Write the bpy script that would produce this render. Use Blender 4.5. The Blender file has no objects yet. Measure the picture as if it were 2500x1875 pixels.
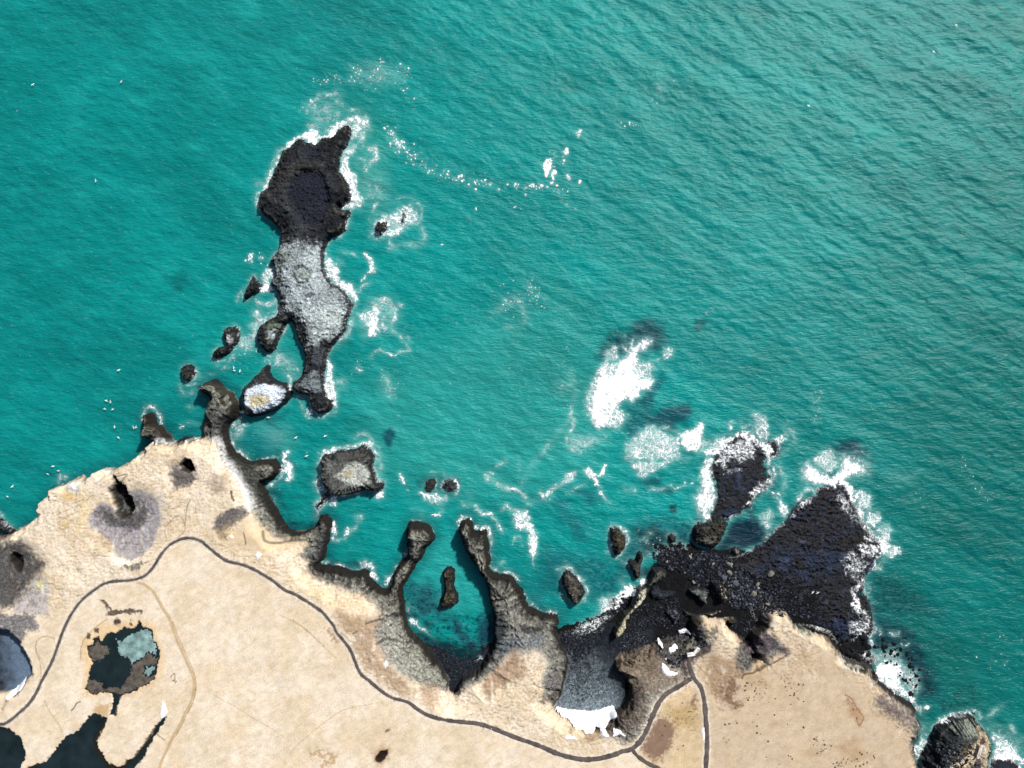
import bpy, math, random
import numpy as np
R = math.radians
random.seed(7)
rng = np.random.default_rng(11)
sc = bpy.context.scene
C = sc.collection
S = 0.2          # metres per photo pixel at sea level
H = 370.0        # height of the drone
# ---------------------------------------------------------------- camera, sky, sun, exposure
cam = bpy.data.cameras.new("camera")
cam.sensor_width = 36.0
cam.lens = 36.0 * H / (2500 * S)
cam.clip_start = 1.0
cam.clip_end = 20000.0
co = bpy.data.objects.new("camera", cam)
co.location = (0, 0, H)
co.rotation_euler = (0, 0, 0)
C.objects.link(co)
sc.camera = co
SUN_EL, SUN_AZ = 43.0, 38.0        # azimuth clockwise from the top of the picture
world = bpy.data.worlds.new("World")
sc.world = world
world.use_nodes = True
wn = world.node_tree.nodes
wl = world.node_tree.links
wn.clear()
wo = wn.new("ShaderNodeOutputWorld")
wb = wn.new("ShaderNodeBackground")
ws = wn.new("ShaderNodeTexSky")
ws.sky_type = 'NISHITA'
ws.sun_disc = False
ws.sun_elevation = R(SUN_EL)
ws.sun_rotation = R(SUN_AZ)
ws.air_density = 1.0
ws.dust_density = 2.5
ws.ozone_density = 1.0
wb.inputs['Strength'].default_value = 0.075
wl.new(ws.outputs[0], wb.inputs[0])
wl.new(wb.outputs[0], wo.inputs[0])
sd = bpy.data.lights.new("sun", 'SUN')
sd.energy = 4.9
sd.angle = R(3.5)
sd.color = (1.0, 0.965, 0.92)
so = bpy.data.objects.new("sun", sd)
so.location = (80, 120, 500)
so.rotation_euler = (R(90 - SUN_EL), 0, R(180 - SUN_AZ))
C.objects.link(so)
sc.view_settings.view_transform = 'Standard'
sc.view_settings.look = 'None'
sc.view_settings.exposure = 0.25
sc.view_settings.gamma = 1.0

# ---------------------------------------------------------------- tracing helpers
# outlines are noted in zoomed tiles of the photograph: origin x, origin y, zoom factor
TILES = {'A': (0, 1125, 4.424), 'B': (0, 1500, 4.424), 'C': (500, 1500, 4.424), 'D': (500, 1125, 4.424),
         'E': (1000, 1125, 4.424), 'F': (1000, 1500, 4.424), 'G': (1500, 1125, 4.424), 'H': (1500, 1500, 4.424),
         'I': (2000, 1125, 4.424), 'J': (2000, 1500, 4.424), 'K': (500, 750, 4.424), 'L': (250, 875, 4.424),
         'M': (550, 450, 4.424), 'N': (600, 125, 4.424), 'O': (550, 250, 5.53), 'P': (1350, 750, 4.424),
         'Q': (1650, 950, 3.687), 'R': (1480, 1360, 5.53), 'S': (1960, 1400, 6.506), 'T': (2300, 1755, 13.825),
         'U': (1600, 1530, 13.825), 'V': (900, 300, 3.687), 'X': (0, 0, 1.0)}

def W(u, v, z=0.0):
    k = S * (H - z) / H
    return ((u - 1250.0) * k, (937.5 - v) * k)

def P(text, z=0.0):
    """'L 10,20 30,40 | D@10 5,6 ...' -> world xy points"""
    out = []
    for seg in text.split('|'):
        tok = seg.split()
        key = tok[0]
        zz = z
        if '@' in key:
            key, zt = key.split('@'); zz = float(zt)
        ox, oy, f = TILES[key]
        for t in tok[1:]:
            a, b = t.split(',')
            out.append(W(ox + float(a) / f, oy + float(b) / f, zz))
    return np.array(out, dtype=np.float64)

def smooth_line(p, n=6, closed=False):
    p = np.asarray(p); m = len(p); out = []
    rngi = range(m if closed else m - 1)
    for i in rngi:
        if closed:
            a, b, c, d = p[i - 1], p[i], p[(i + 1) % m], p[(i + 2) % m]
        else:
            a, b, c, d = p[max(i - 1, 0)], p[i], p[i + 1], p[min(i + 2, m - 1)]
        for k in range(n):
            t = k / n
            out.append(0.5 * ((2 * b) + (c - a) * t + (2 * a - 5 * b + 4 * c - d) * t * t + (3 * b - a - 3 * c + d) * t ** 3))
    if not closed:
        out.append(p[-1])
    return np.array(out)

def ss(x):
    x = np.clip(x, 0, 1)
    return x * x * (3 - 2 * x)

def seg_dist(poly, X, Y, closed=True):
    d2 = np.full(X.shape, 1e12, dtype=np.float32)
    n = len(poly)
    for i in range(n if closed else n - 1):
        ax, ay = poly[i]; bx, by = poly[(i + 1) % n]
        ex, ey = bx - ax, by - ay
        L = ex * ex + ey * ey + 1e-12
        px = X - np.float32(ax); py = Y - np.float32(ay)
        t = np.clip((px * ex + py * ey) / L, 0, 1)
        px = px - t * ex; py = py - t * ey
        np.minimum(d2, px * px + py * py, out=d2)
    return np.sqrt(d2)

def inside(poly, X, Y):
    r = np.zeros(X.shape, dtype=bool)
    n = len(poly)
    for i in range(n):
        ax, ay = poly[i]; bx, by = poly[(i + 1) % n]
        if ay == by: continue
        c = (ay > Y) != (by > Y)
        r ^= c & (X < (bx - ax) * (Y - ay) / (by - ay) + ax)
    return r

def sdf(poly, X, Y):
    d = seg_dist(poly, X, Y)
    return np.where(inside(poly, X, Y), d, -d)

# gradient noise
GA = rng.random((256, 256)) * 2 * math.pi
GX = np.cos(GA).astype(np.float32); GY = np.sin(GA).astype(np.float32)
def pn(x, y, seed=0):
    x = x + seed * 17.31; y = y + seed * 9.77
    xi = np.floor(x).astype(np.int32); yi = np.floor(y).astype(np.int32)
    fx = (x - xi).astype(np.float32); fy = (y - yi).astype(np.float32)
    u = fx * fx * fx * (fx * (fx * 6 - 15) + 10); v = fy * fy * fy * (fy * (fy * 6 - 15) + 10)
    x0 = xi & 255; x1 = (xi + 1) & 255; y0 = yi & 255; y1 = (yi + 1) & 255
    a = GX[x0, y0] * fx + GY[x0, y0] * fy
    b = GX[x1, y0] * (fx - 1) + GY[x1, y0] * fy
    c = GX[x0, y1] * fx + GY[x0, y1] * (fy - 1)
    d = GX[x1, y1] * (fx - 1) + GY[x1, y1] * (fy - 1)
    return ((a + (b - a) * u) * (1 - v) + (c + (d - c) * u) * v) * 1.5

def fbm(x, y, octv=4, seed=0, gain=0.5):
    r = 0; a = 1.0; f = 1.0; t = 0
    for o in range(octv):
        r = r + a * pn(x * f, y * f, seed + o * 3)
        t += a; a *= gain; f *= 2.03
    return r / t * 1.3

def ridge(x, y, octv=3, seed=0):
    r = 0; a = 1.0; f = 1.0; t = 0
    for o in range(octv):
        r = r + a * (1 - np.abs(pn(x * f, y * f, seed + o * 5)) * 2.0)
        t += a; a *= 0.5; f *= 2.07
    return r / t

def crack(x, y, seed=0):
    """thin dark joints between blocks, 0..1"""
    ax = x + 0.8 * pn(x * 0.5, y * 0.5, seed + 1); ay = y + 0.8 * pn(x * 0.5, y * 0.5, seed + 2)
    c = np.exp(-(pn(ax * 0.13, ay * 0.17, seed + 3) / 0.045) ** 2)
    c = np.maximum(c, 0.9 * np.exp(-(pn(ax * 0.30, ay * 0.37, seed + 4) / 0.09) ** 2))
    return np.maximum(c, 0.75 * np.exp(-(pn(ax * 0.72, ay * 0.85, seed + 5) / 0.15) ** 2))

def fleck(x, y, seed=0):
    return ss(pn(x * 0.95, y * 0.95, seed + 8) * 2.2 - 0.25) * 0.6 + ss(pn(x * 0.4, y * 0.4, seed + 9) * 2 - 0.2) * 0.4

def hexc(h):
    v = [int(h[i:i + 2], 16) / 255 for i in (0, 2, 4)]
    return np.array([(c / 12.92 if c <= 0.04045 else ((c + 0.055) / 1.055) ** 2.4) for c in v], dtype=np.float32)

# ---------------------------------------------------------------- object helpers
def tag(o, label=None, cat=None, group=None, kind=None):
    if label: o['label'] = label
    if cat: o['category'] = cat
    if group: o['group'] = group
    if kind: o['kind'] = kind
    return o

def mesh_from(name, V, F, mat, parent=None, cols=None, attrs=None, smooth=True):
    """V (n,3), F (m,k) with k 3 or 4"""
    me = bpy.data.meshes.new(name)
    V = np.asarray(V, dtype=np.float32); F = np.asarray(F, dtype=np.int32)
    k = F.shape[1]
    me.vertices.add(len(V)); me.vertices.foreach_set('co', V.ravel())
    me.loops.add(F.size); me.loops.foreach_set('vertex_index', F.ravel())
    me.polygons.add(len(F)); me.polygons.foreach_set('loop_start', np.arange(0, F.size, k, dtype=np.int32))
    if smooth:
        me.polygons.foreach_set('use_smooth', np.ones(len(F), dtype=bool))
    me.update(calc_edges=True)
    if cols is not None:
        a = me.attributes.new('col', 'FLOAT_COLOR', 'POINT')
        c4 = np.ones((len(V), 4), dtype=np.float32); c4[:, :3] = cols
        a.data.foreach_set('color', c4.ravel())
    for n_, arr in (attrs or {}).items():
        a = me.attributes.new(n_, 'FLOAT', 'POINT')
        a.data.foreach_set('value', np.asarray(arr, dtype=np.float32).ravel())
    me.materials.append(mat)
    o = bpy.data.objects.new(name, me)
    C.objects.link(o)
    if parent is not None:
        o.parent = parent
    return o

def grid_faces(ny, nx, keep=None):
    i = np.arange(ny * nx, dtype=np.int32).reshape(ny, nx)
    F = np.stack([i[:-1, :-1], i[:-1, 1:], i[1:, 1:], i[1:, :-1]], axis=-1)
    F = F[keep] if keep is not None else F.reshape(-1, 4)
    return F.reshape(-1, 4)

def compact(V, F, arrs):
    used = np.zeros(len(V), dtype=bool); used[F.ravel()] = True
    idx = np.cumsum(used) - 1
    return V[used], idx[F].astype(np.int32), [a[used] for a in arrs]

# ---------------------------------------------------------------- materials
class NT:
    def __init__(s, name):
        s.m = bpy.data.materials.new(name); s.m.use_nodes = True
        s.t = s.m.node_tree; s.t.nodes.clear()
        s.out = s.t.nodes.new('ShaderNodeOutputMaterial')
        s.tc = None
    def n(s, typ, **kw):
        nd = s.t.nodes.new(typ)
        ins = kw.pop('ins', {})
        for k, v in kw.items(): setattr(nd, k, v)
        for k, v in ins.items():
            if hasattr(v, 'is_linked') or isinstance(v, bpy.types.NodeSocket): s.t.links.new(v, nd.inputs[k])
            else: nd.inputs[k].default_value = v
        return nd
    def pos(s):
        return s.n('ShaderNodeNewGeometry').outputs['Position']
    def noise(s, scale, detail=4, rough=0.6, vec=None, dist=0.0):
        return s.n('ShaderNodeTexNoise', ins={'Vector': vec if vec is not None else s.pos(), 'Scale': scale, 'Detail': detail, 'Roughness': rough, 'Distortion': dist}).outputs['Fac']
    def ramp(s, fac, stops):
        r = s.n('ShaderNodeValToRGB', ins={'Fac': fac})
        e = r.color_ramp.elements
        while len(e) > 1: e.remove(e[-1])
        e[0].position = stops[0][0]; e[0].color = (*stops[0][1], 1) if len(stops[0][1]) == 3 else stops[0][1]
        for p, c in stops[1:]:
            q = e.new(p); q.color = (*c, 1)
        return r.outputs['Color']
    def math(s, op, a, b=None, c=None):
        nd = s.n('ShaderNodeMath', operation=op)
        for i, v in enumerate((a, b, c)):
            if v is None: continue
            if isinstance(v, bpy.types.NodeSocket): s.t.links.new(v, nd.inputs[i])
            else: nd.inputs[i].default_value = v
        return nd.outputs[0]
    def mixc(s, fac, a, b, mode='MIX'):
        nd = s.n('ShaderNodeMix', data_type='RGBA', blend_type=mode)
        for k, v in ((0, fac), (6, a), (7, b)):
            if isinstance(v, bpy.types.NodeSocket): s.t.links.new(v, nd.inputs[k])
            else: nd.inputs[k].default_value = v if k == 0 else ((*v, 1) if len(v) == 3 else v)
        return nd.outputs[2]
    def attr(s, name, out='Fac'):
        return s.n('ShaderNodeAttribute', attribute_name=name).outputs[out]
    def bump(s, h, dist, strength=1.0, normal=None):
        ins = {'Height': h, 'Distance': dist, 'Strength': strength}
        if normal is not None: ins['Normal'] = normal
        return s.n('ShaderNodeBump', ins=ins).outputs[0]
    def bsdf(s, **ins):
        b = s.n('ShaderNodeBsdfPrincipled', ins={k.replace('_', ' '): v for k, v in ins.items()})
        return b.outputs[0]
    def done(s, sh):
        s.t.links.new(sh, s.out.inputs['Surface'])
        return s.m

def grey(v): return (v, v, v)

def land_material():
    t = NT('land')
    col = t.attr('col', 'Color')
    rock = t.attr('rock')
    p = t.pos()
    n1 = t.noise(2.2, 5, 0.7, p)
    n2 = t.noise(0.35, 4, 0.6, p)
    n3 = t.noise(9.0, 3, 0.7, p)
    f = t.ramp(n1, [(0.25, grey(0.62)), (0.5, grey(1.0)), (0.75, grey(1.22))])
    f2 = t.ramp(n2, [(0.3, grey(0.86)), (0.7, grey(1.1))])
    f3 = t.ramp(n1, [(0.33, grey(0.80)), (0.5, grey(0.98)), (0.68, grey(1.12))])
    var = t.mixc(rock, f3, f)
    c = t.mixc(1.0, col, var, 'MULTIPLY')
    c = t.mixc(1.0, c, f2, 'MULTIPLY')
    # bare basalt on steep faces
    nz = t.n('ShaderNodeSeparateXYZ', ins={0: t.n('ShaderNodeNewGeometry').outputs['Normal']}).outputs[2]
    steep = t.math('MULTIPLY', t.ramp(nz, [(0.40, grey(1)), (0.68, grey(0))]), rock)
    bas = t.ramp(n1, [(0.3, (0.006, 0.006, 0.007)), (0.6, (0.022, 0.019, 0.015)), (0.8, (0.07, 0.058, 0.04))])
    c = t.mixc(t.math('MULTIPLY', steep, 0.85), c, bas)
    amt = t.math('MULTIPLY_ADD', rock, 0.40, 0.11)
    h = t.math('MULTIPLY', t.math('ADD', n1, t.math('MULTIPLY', n3, 0.35)), amt)
    return t.done(t.bsdf(Base_Color=c, Roughness=0.92, Specular_IOR_Level=0.2, Normal=t.bump(h, 2.2)))

def stone_material(name, rough=0.85, spec=0.25, amt=1.0):
    t = NT(name)
    col = t.attr('col', 'Color')
    p = t.pos()
    n1 = t.noise(1.6, 6, 0.72, p, 0.6)
    n3 = t.noise(6.0, 4, 0.7, p)
    f = t.ramp(n1, [(0.28, grey(0.35)), (0.5, grey(1.0)), (0.72, grey(1.75))])
    f3 = t.ramp(n3, [(0.3, grey(0.7)), (0.7, grey(1.25))])
    c = t.mixc(1.0, t.mixc(1.0, col, f, 'MULTIPLY'), f3, 'MULTIPLY')
    nz = t.n('ShaderNodeSeparateXYZ', ins={0: t.n('ShaderNodeNewGeometry').outputs['Normal']}).outputs[2]
    steep = t.ramp(nz, [(0.4, grey(1)), (0.72, grey(0))])
    bas = t.ramp(n1, [(0.3, (0.004, 0.005, 0.007)), (0.62, (0.016, 0.018, 0.022)), (0.85, (0.07, 0.068, 0.062))])
    c = t.mixc(t.math('MULTIPLY', steep, 0.9), c, bas)
    c = t.mixc(1.0, c, (0.90, 1.0, 1.13), 'MULTIPLY')
    h = t.math('ADD', n1, t.math('MULTIPLY', n3, 0.4))
    return t.done(t.bsdf(Base_Color=c, Roughness=rough, Specular_IOR_Level=spec, Normal=t.bump(h, 0.9 * amt)))

def sea_material():
    t = NT('sea_water')
    col = t.attr('col', 'Color')
    p = t.pos()
    # wind ripples, stretched across the swell
    mp = t.n('ShaderNodeMapping', ins={'Vector': p, 'Rotation': (0, 0, R(24)), 'Scale': (0.42, 1.0, 1.0)}).outputs[0]
    mp2 = t.n('ShaderNodeMapping', ins={'Vector': p, 'Rotation': (0, 0, R(38)), 'Scale': (0.35, 1.0, 1.0)}).outputs[0]
    r1 = t.noise(1.05, 4, 0.62, mp)
    r2 = t.noise(0.27, 3, 0.55, mp2)
    r3 = t.noise(2.6, 2, 0.6, mp)
    big = t.noise(0.045, 3, 0.55, mp2)
    h = t.math('ADD', t.math('MULTIPLY', r1, 0.9), t.math('ADD', t.math('MULTIPLY', r2, 2.2), t.math('MULTIPLY', r3, 0.3)))
    v = t.ramp(big, [(0.3, grey(0.88)), (0.7, grey(1.1))])
    c = t.mixc(1.0, col, v, 'MULTIPLY')
    v2 = t.ramp(r2, [(0.3, grey(0.92)), (0.7, grey(1.08))])
    c = t.mixc(1.0, c, v2, 'MULTIPLY')
    # tiny pale flecks: sky glints on the ripples, painted into the colour
    fl = t.ramp(r1, [(0.60, grey(0)), (0.78, grey(1))])
    c = t.mixc(t.math('MULTIPLY', fl, 0.12), c, (0.45, 0.75, 0.72))
    return t.done(t.bsdf(Base_Color=c, Roughness=0.20, IOR=1.33, Specular_IOR_Level=0.24, Normal=t.bump(h, 0.44)))

def foam_material():
    t = NT('white_foam')
    a = t.attr('fo')
    p = t.pos()
    n = t.noise(1.5, 4, 0.6, p)
    al = t.ramp(t.math('ADD', a, t.math('MULTIPLY', t.math('SUBTRACT', n, 0.5), 0.25)), [(0.04, grey(0)), (0.5, grey(0.38)), (0.95, grey(1))])
    b = t.bsdf(Base_Color=(0.82, 0.86, 0.87, 1), Roughness=0.8, Specular_IOR_Level=0.1, Normal=t.bump(n, 0.25))
    tr = t.n('ShaderNodeBsdfTransparent').outputs[0]
    mx = t.n('ShaderNodeMixShader', ins={0: al, 1: tr, 2: b}).outputs[0]
    return t.done(mx)

def simple(name, rgb, rough=0.8, spec=0.3, nscale=3.0, var=0.2, bump=0.1, col2=None):
    t = NT(name)
    p = t.pos()
    n = t.noise(nscale, 5, 0.65, p)
    a = tuple(c * (1 - var) for c in rgb); b = col2 or tuple(min(1, c * (1 + var)) for c in rgb)
    c = t.ramp(n, [(0.3, a), (0.7, b)])
    return t.done(t.bsdf(Base_Color=c, Roughness=rough, Specular_IOR_Level=spec, Normal=t.bump(n, bump)))

M_LAND = land_material()
M_STONE = stone_material('basalt')
M_WET = stone_material('wet_basalt', 0.4, 0.4, 0.8)
M_SEA = sea_material()
M_FOAM = foam_material()
M_SNOW = simple('snow', (0.86, 0.88, 0.92), 0.7, 0.2, 1.5, 0.04, 0.15)
M_GRAVEL = simple('path_gravel', (0.088, 0.074, 0.066), 0.95, 0.1, 0.35, 0.5, 0.06)
M_POND = simple('pond_water', (0.009, 0.017, 0.019), 0.25, 0.3, 0.12, 0.5, 0.01)
M_ICE = simple('pond_ice', (0.17, 0.27, 0.26), 0.45, 0.3, 0.22, 0.7, 0.05)
M_WOOD = simple('pale_timber', (0.55, 0.48, 0.40), 0.7, 0.2, 4.0, 0.1, 0.02)
M_WHITE = simple('pale_metal', (0.78, 0.76, 0.72), 0.5, 0.4, 4.0, 0.03, 0.01)
M_BIRD = simple('white_feathers', (0.85, 0.85, 0.85), 0.8, 0.1, 8.0, 0.05, 0.01)
M_BIRDG = simple('grey_feathers', (0.35, 0.36, 0.38), 0.8, 0.1, 8.0, 0.05, 0.01)
M_TUFT = simple('brown_tuft', (0.10, 0.07, 0.035), 0.95, 0.1, 4.0, 0.35, 0.1)

# ---------------------------------------------------------------- rasters in world metres
RS = 0.5
rx0, rx1, ry0, ry1 = -300.0, 300.0, -230.0, 230.0
RX = np.arange(rx0, rx1 + RS / 2, RS, dtype=np.float32)
RY = np.arange(ry0, ry1 + RS / 2, RS, dtype=np.float32)
HR = np.full((len(RY), len(RX)), -5.0, dtype=np.float32)   # height raster for laying foam, snow and paths

def sample(A, x, y):
    fx = np.clip((x - rx0) / RS, 0, A.shape[1] - 1.001); fy = np.clip((y - ry0) / RS, 0, A.shape[0] - 1.001)
    xi = fx.astype(np.int32); yi = fy.astype(np.int32)
    fx = fx - xi; fy = fy - yi
    return (A[yi, xi] * (1 - fx) + A[yi, xi + 1] * fx) * (1 - fy) + (A[yi + 1, xi] * (1 - fx) + A[yi + 1, xi + 1] * fx) * fy

FS = 0.25
FX = np.arange(-258, 258, FS, dtype=np.float32); FY = np.arange(-196, 196, FS, dtype=np.float32)
FD = np.zeros((len(FY), len(FX)), dtype=np.float32)        # foam density
def fwin(x0, x1, y0, y1):
    a = max(0, int((x0 - FX[0]) / FS)); b = min(len(FX), int((x1 - FX[0]) / FS) + 2)
    c = max(0, int((y0 - FY[0]) / FS)); d = min(len(FY), int((y1 - FY[0]) / FS) + 2)
    if a >= b or c >= d: return None
    return slice(c, d), slice(a, b)

def fpoly(text, dens, feather=1.5, wob=1.0):
    p = P(text)
    w = fwin(p[:, 0].min() - 4, p[:, 0].max() + 4, p[:, 1].min() - 4, p[:, 1].max() + 4)
    if w is None: return
    X, Y = np.meshgrid(FX[w[1]], FY[w[0]])
    d = sdf(p, X, Y) + wob * 1.6 * fbm(X * 0.45, Y * 0.45, 3, 41)
    v = dens * np.clip(0.5 + d / (2 * feather), 0, 1)
    FD[w] = np.maximum(FD[w], v)

def fline(text, width, dens, wob=1.0):
    """width in metres (half)"""
    p = smooth_line(P(text), 4)
    m = width * 2.5 + 3
    w = fwin(p[:, 0].min() - m, p[:, 0].max() + m, p[:, 1].min() - m, p[:, 1].max() + m)
    if w is None: return
    X, Y = np.meshgrid(FX[w[1]], FY[w[0]])
    Xw = X + wob * 1.2 * fbm(X * 0.35, Y * 0.35, 3, 51); Yw = Y + wob * 1.2 * fbm(X * 0.35, Y * 0.35, 3, 57)
    d = seg_dist(p, Xw, Yw, closed=False)
    mod = 0.72 + 0.5 * fbm(X * 0.2, Y * 0.2, 2, 61)
    v = dens * mod * np.exp(-(d / width) ** 2)
    FD[w] = np.maximum(FD[w], v)

def fdots(text, n, spread, rmin, rmax, dens=0.84):
    p = smooth_line(P(text), 6)
    for _ in range(n):
        k = rng.integers(0, len(p) - 1); t = rng.random()
        q = p[k] * (1 - t) + p[k + 1] * t + rng.normal(0, spread, 2)
        r = rmin + (rmax - rmin) * rng.random() ** 3
        w = fwin(q[0] - r - 1, q[0] + r + 1, q[1] - r - 1, q[1] + r + 1)
        if w is None: continue
        X, Y = np.meshgrid(FX[w[1]], FY[w[0]])
        d = np.hypot(X - q[0], (Y - q[1]) * 0.8)
        FD[w] = np.maximum(FD[w], dens * np.clip((r - d) / 0.25 + 0.5, 0, 1))

# ---------------------------------------------------------------- outlines
COAST_NW = "A@10 0,845 60,800 110,770 150,740 210,700 270,655 320,600 318,545 345,500 370,450 400,410 440,380 460,340 500,305 560,270 600,250 650,240 700,205 770,195 830,220 880,185 900,150 950,125 1010,100 1100,90 1170,100 1200,75 1260,50 1330,15 1365,0 | L@10 330,1040 400,990 415,950 440,930 490,895"
HIGH = P("X@10 -6000,6000 -6000,1700 -1500,1500 -300,1380 | " + COAST_NW + " | L 500,850 480,780 470,700 475,640 480,600 510,580 560,590 580,640 600,690 650,720 700,770 750,820 770,880 800,900 850,860 910,840 980,845 1010,870 1100,845 1120,830 1115,770 1130,680 1150,580 1160,500 1185,430 1130,390 1080,340 1055,310 1100,280 1160,235 1220,220 1270,240 1310,290 1350,330 1420,360 1440,420 1470,480 1500,540 1500,590 1460,650 1400,700 1370,760 1370,850 1400,930 1450,990 1520,1060 1600,1110 1650,1120 1700,1100 1800,1085 1870,1080 1920,1130 1940,1200 1900,1260 1840,1310 1760,1330"
 " | D 644,274 680,330 720,400 760,480 790,550 830,620 880,680 930,730 1000,755 1080,750 1150,725 1210,700 1240,660 1235,610 1270,580 1330,580 1370,630 1385,690 1360,760 1345,850 1325,930 1305,1000 1290,1060 1250,1100 1270,1120 1340,1120 1430,1140 1520,1165 1600,1190 1680,1190 1740,1170 1780,1200 1800,1250 1850,1300 1900,1360 1950,1380 2000,1350 2040,1290 2045,1210 2080,1150 2140,1070 2190,1010 2200,920 2195,850 2180,800 2200,690"
 " | E 10,650 60,650 120,660 190,680 240,720 260,770 285,830 240,880 190,930 170,1000 130,1060 80,1090 50,1170 0,1255"
 " | D 2160,1310 2140,1380 2150,1450 2165,1530 2170,1620 | F 0,150 60,200 140,290 230,370 300,440 350,520 390,590 430,680 430,760 440,820 490,850 520,820 520,740 550,680 620,620 700,590 770,550 790,480 850,400 900,330 910,250 905,150 905,0"
 " | E 890,1560 850,1450 825,1330 790,1260 740,1190 700,1110 640,1040 600,960 570,870 540,790 535,710 560,650 600,610 650,610 690,670 700,750 740,760 800,730 835,740 845,820 850,900 860,1000 875,1080 850,1130 880,1180 960,1220 1040,1230 1100,1240 1140,1290 1190,1350 1230,1430 1260,1510 1310,1560 1380,1610 1440,1640 1530,1640 1590,1655"
 " | F 1620,70 1600,110 1590,180 1620,260 1660,330 1710,430 1730,520 1700,610 1680,700 1660,800 1640,850 1600,900 1580,980 1590,1030 1700,1100 1850,1130 2000,1120 2150,1080 2212,1000 | H 70,960 110,900 140,820 150,720 100,660 60,600 0,560 | F 2200,560 2180,520 2212,470 | H 60,460 160,490 240,480 330,470 400,420 430,350 480,300 560,330 650,330 720,260 790,200 800,130 790,60 800,10"
 " | G 1000,1640 1100,1600 1200,1610 | H 1000,10 1060,0 1300,10 1340,60 1310,90 1250,95 1190,70 1230,130 1300,170 1380,240 1390,300 1440,370 1480,430 1530,430 1450,300 1420,230 1450,160 1500,100 1550,30 | G 1600,1620 1700,1575 1780,1590 1830,1620 1895,1655 | H 1900,70 1960,80 2030,120 2120,170 2212,205"
 " | J 0,195 100,240 170,310 200,400 260,440 340,470 420,490 500,520 560,570 610,620 620,680 670,740 740,790 800,840 860,870 930,920 1000,960 1000,1020 1010,1060 1020,1140 1040,1200 1030,1280 990,1320 970,1370 985,1440 1000,1520 1030,1590 1080,1659 1100,1800 1300,1950 1800,2100 | X 3200,2600 6000,6000")
BEACH = P("X 1366,1538 1390,1530 1420,1515 1450,1495 1480,1480 1510,1462 1540,1447 1558,1435 1562,1425 1580,1412 1600,1380 1605,1362 1625,1345 1640,1335 1680,1330 1720,1340 1760,1345 1790,1340 1830,1345 1860,1330 1885,1318 1900,1300 1930,1300 1960,1330 2060,1420 2075,1470 2060,1520 2110,1580 2130,1640 2100,1700 1950,1700 1700,1650 1500,1800 1340,1800 1340,1600")
COVE = P("F 1560,150 1620,180 1700,185 1800,190 1950,130 2060,80 2212,60 | H 160,0 300,900 0,1100 | F 1500,1200 1500,400")
LAGB = P("F 60,330 180,340 330,370 480,440 640,440 760,400 880,350 960,340 960,700 480,950 300,800")
GRASS = P("X@10 -6000,6000 -6000,1700 -1500,1500 -300,1380 | " + COAST_NW + " | L@10 520,915 700,935 860,920 1000,880 1120,850 1200,890 1240,960 1270,1080 1340,1180 1420,1250 1480,1330 1540,1420 1560,1500 1600,1659"
 " | D@10 500,560 560,640 600,720 700,790 800,850 900,880 1000,870 1080,850 1120,900 1060,960 1040,1030 1090,1100 1060,1180 1130,1260 1250,1320 1400,1370 1550,1420 1700,1480 1780,1520 1850,1560 1900,1659 | C@10 1850,100 1830,200 1900,350 1950,480 2050,560 2150,650 2212,690"
 " | F@10 150,770 300,810 440,870 500,890 560,860 620,800 780,740 850,670 950,600 1000,500 1080,420 1150,390 1250,400 1350,380 1450,420 1500,520 1480,600 1440,700 1450,850 1500,950 1580,1000 1600,1070 1640,1110 1720,1150 1800,1210 1900,1250 2060,1290 2212,1330"
 " | H@10 80,1400 150,1400 200,1380 280,1280 330,1180 370,1060 420,960 480,900 560,850 640,790 740,740 850,700 870,600 860,500 980,440 1050,380 1050,280 1000,180 960,100 980,40 1060,10 1300,20 1330,60 1250,100 1230,130 1300,180 1380,250 1390,310 1330,400 1330,520 1380,620 1500,580 1600,520 1780,420 1850,440 1800,320 1720,240 1640,200 1690,100 1700,30 1720,0 | G@10 1760,1610 1830,1645 | H@10 1890,10 1900,80 1960,140 2050,220 2212,240"
 " | J@10 100,270 160,330 190,420 250,480 300,560 420,620 560,650 600,750 700,830 800,930 900,1000 990,1080 1010,1150 1030,1220 1020,1290 970,1370 985,1450 1000,1530 1060,1600 1080,1659 1100,1800 | X 3200,2600 6000,6000")

# ---------------------------------------------------------------- the land
def axis(lo, hi, step, left, right):
    a = list(np.arange(lo, hi + step / 2, step))
    s = step; x = lo; L = []
    while x > left: s *= 1.35; x -= s; L.append(x)
    s = step; x = hi; Rr = []
    while x < right: s *= 1.35; x += s; Rr.append(x)
    return np.array(L[::-1] + a + Rr, dtype=np.float32)

tx = axis(-262, 262, 0.36, -3000, 3000)
ty = axis(-198, 14, 0.36, -3000, 14)
X, Y = np.meshgrid(tx, ty)
# distance fields on the raster then sampled
def rfield(poly, clipd=60.0, x0=rx0, x1=rx1, y0=ry0, y1=20.0):
    i0 = int((x0 - rx0) / RS); i1 = int((x1 - rx0) / RS) + 1; j0 = int((y0 - ry0) / RS); j1 = int((y1 - ry0) / RS) + 1
    A = np.full((len(RY), len(RX)), -clipd, dtype=np.float32)
    XX, YY = np.meshgrid(RX[i0:i1], RY[j0:j1])
    A[j0:j1, i0:i1] = np.clip(sdf(poly, XX, YY), -clipd, clipd)
    return A
DH = rfield(HIGH); DG = rfield(GRASS)
nA = fbm(X * 0.16, Y * 0.16, 4, 1); nB = fbm(X * 0.7, Y * 0.7, 3, 2)
dh0 = sample(DH, X, Y)
dh = dh0 + 0.9 * nA + 0.45 * nB
dg = sample(DG, X, Y) + 1.3 * nA + 0.5 * nB
far = (np.abs(X) > 262) | (Y < -198)
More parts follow.
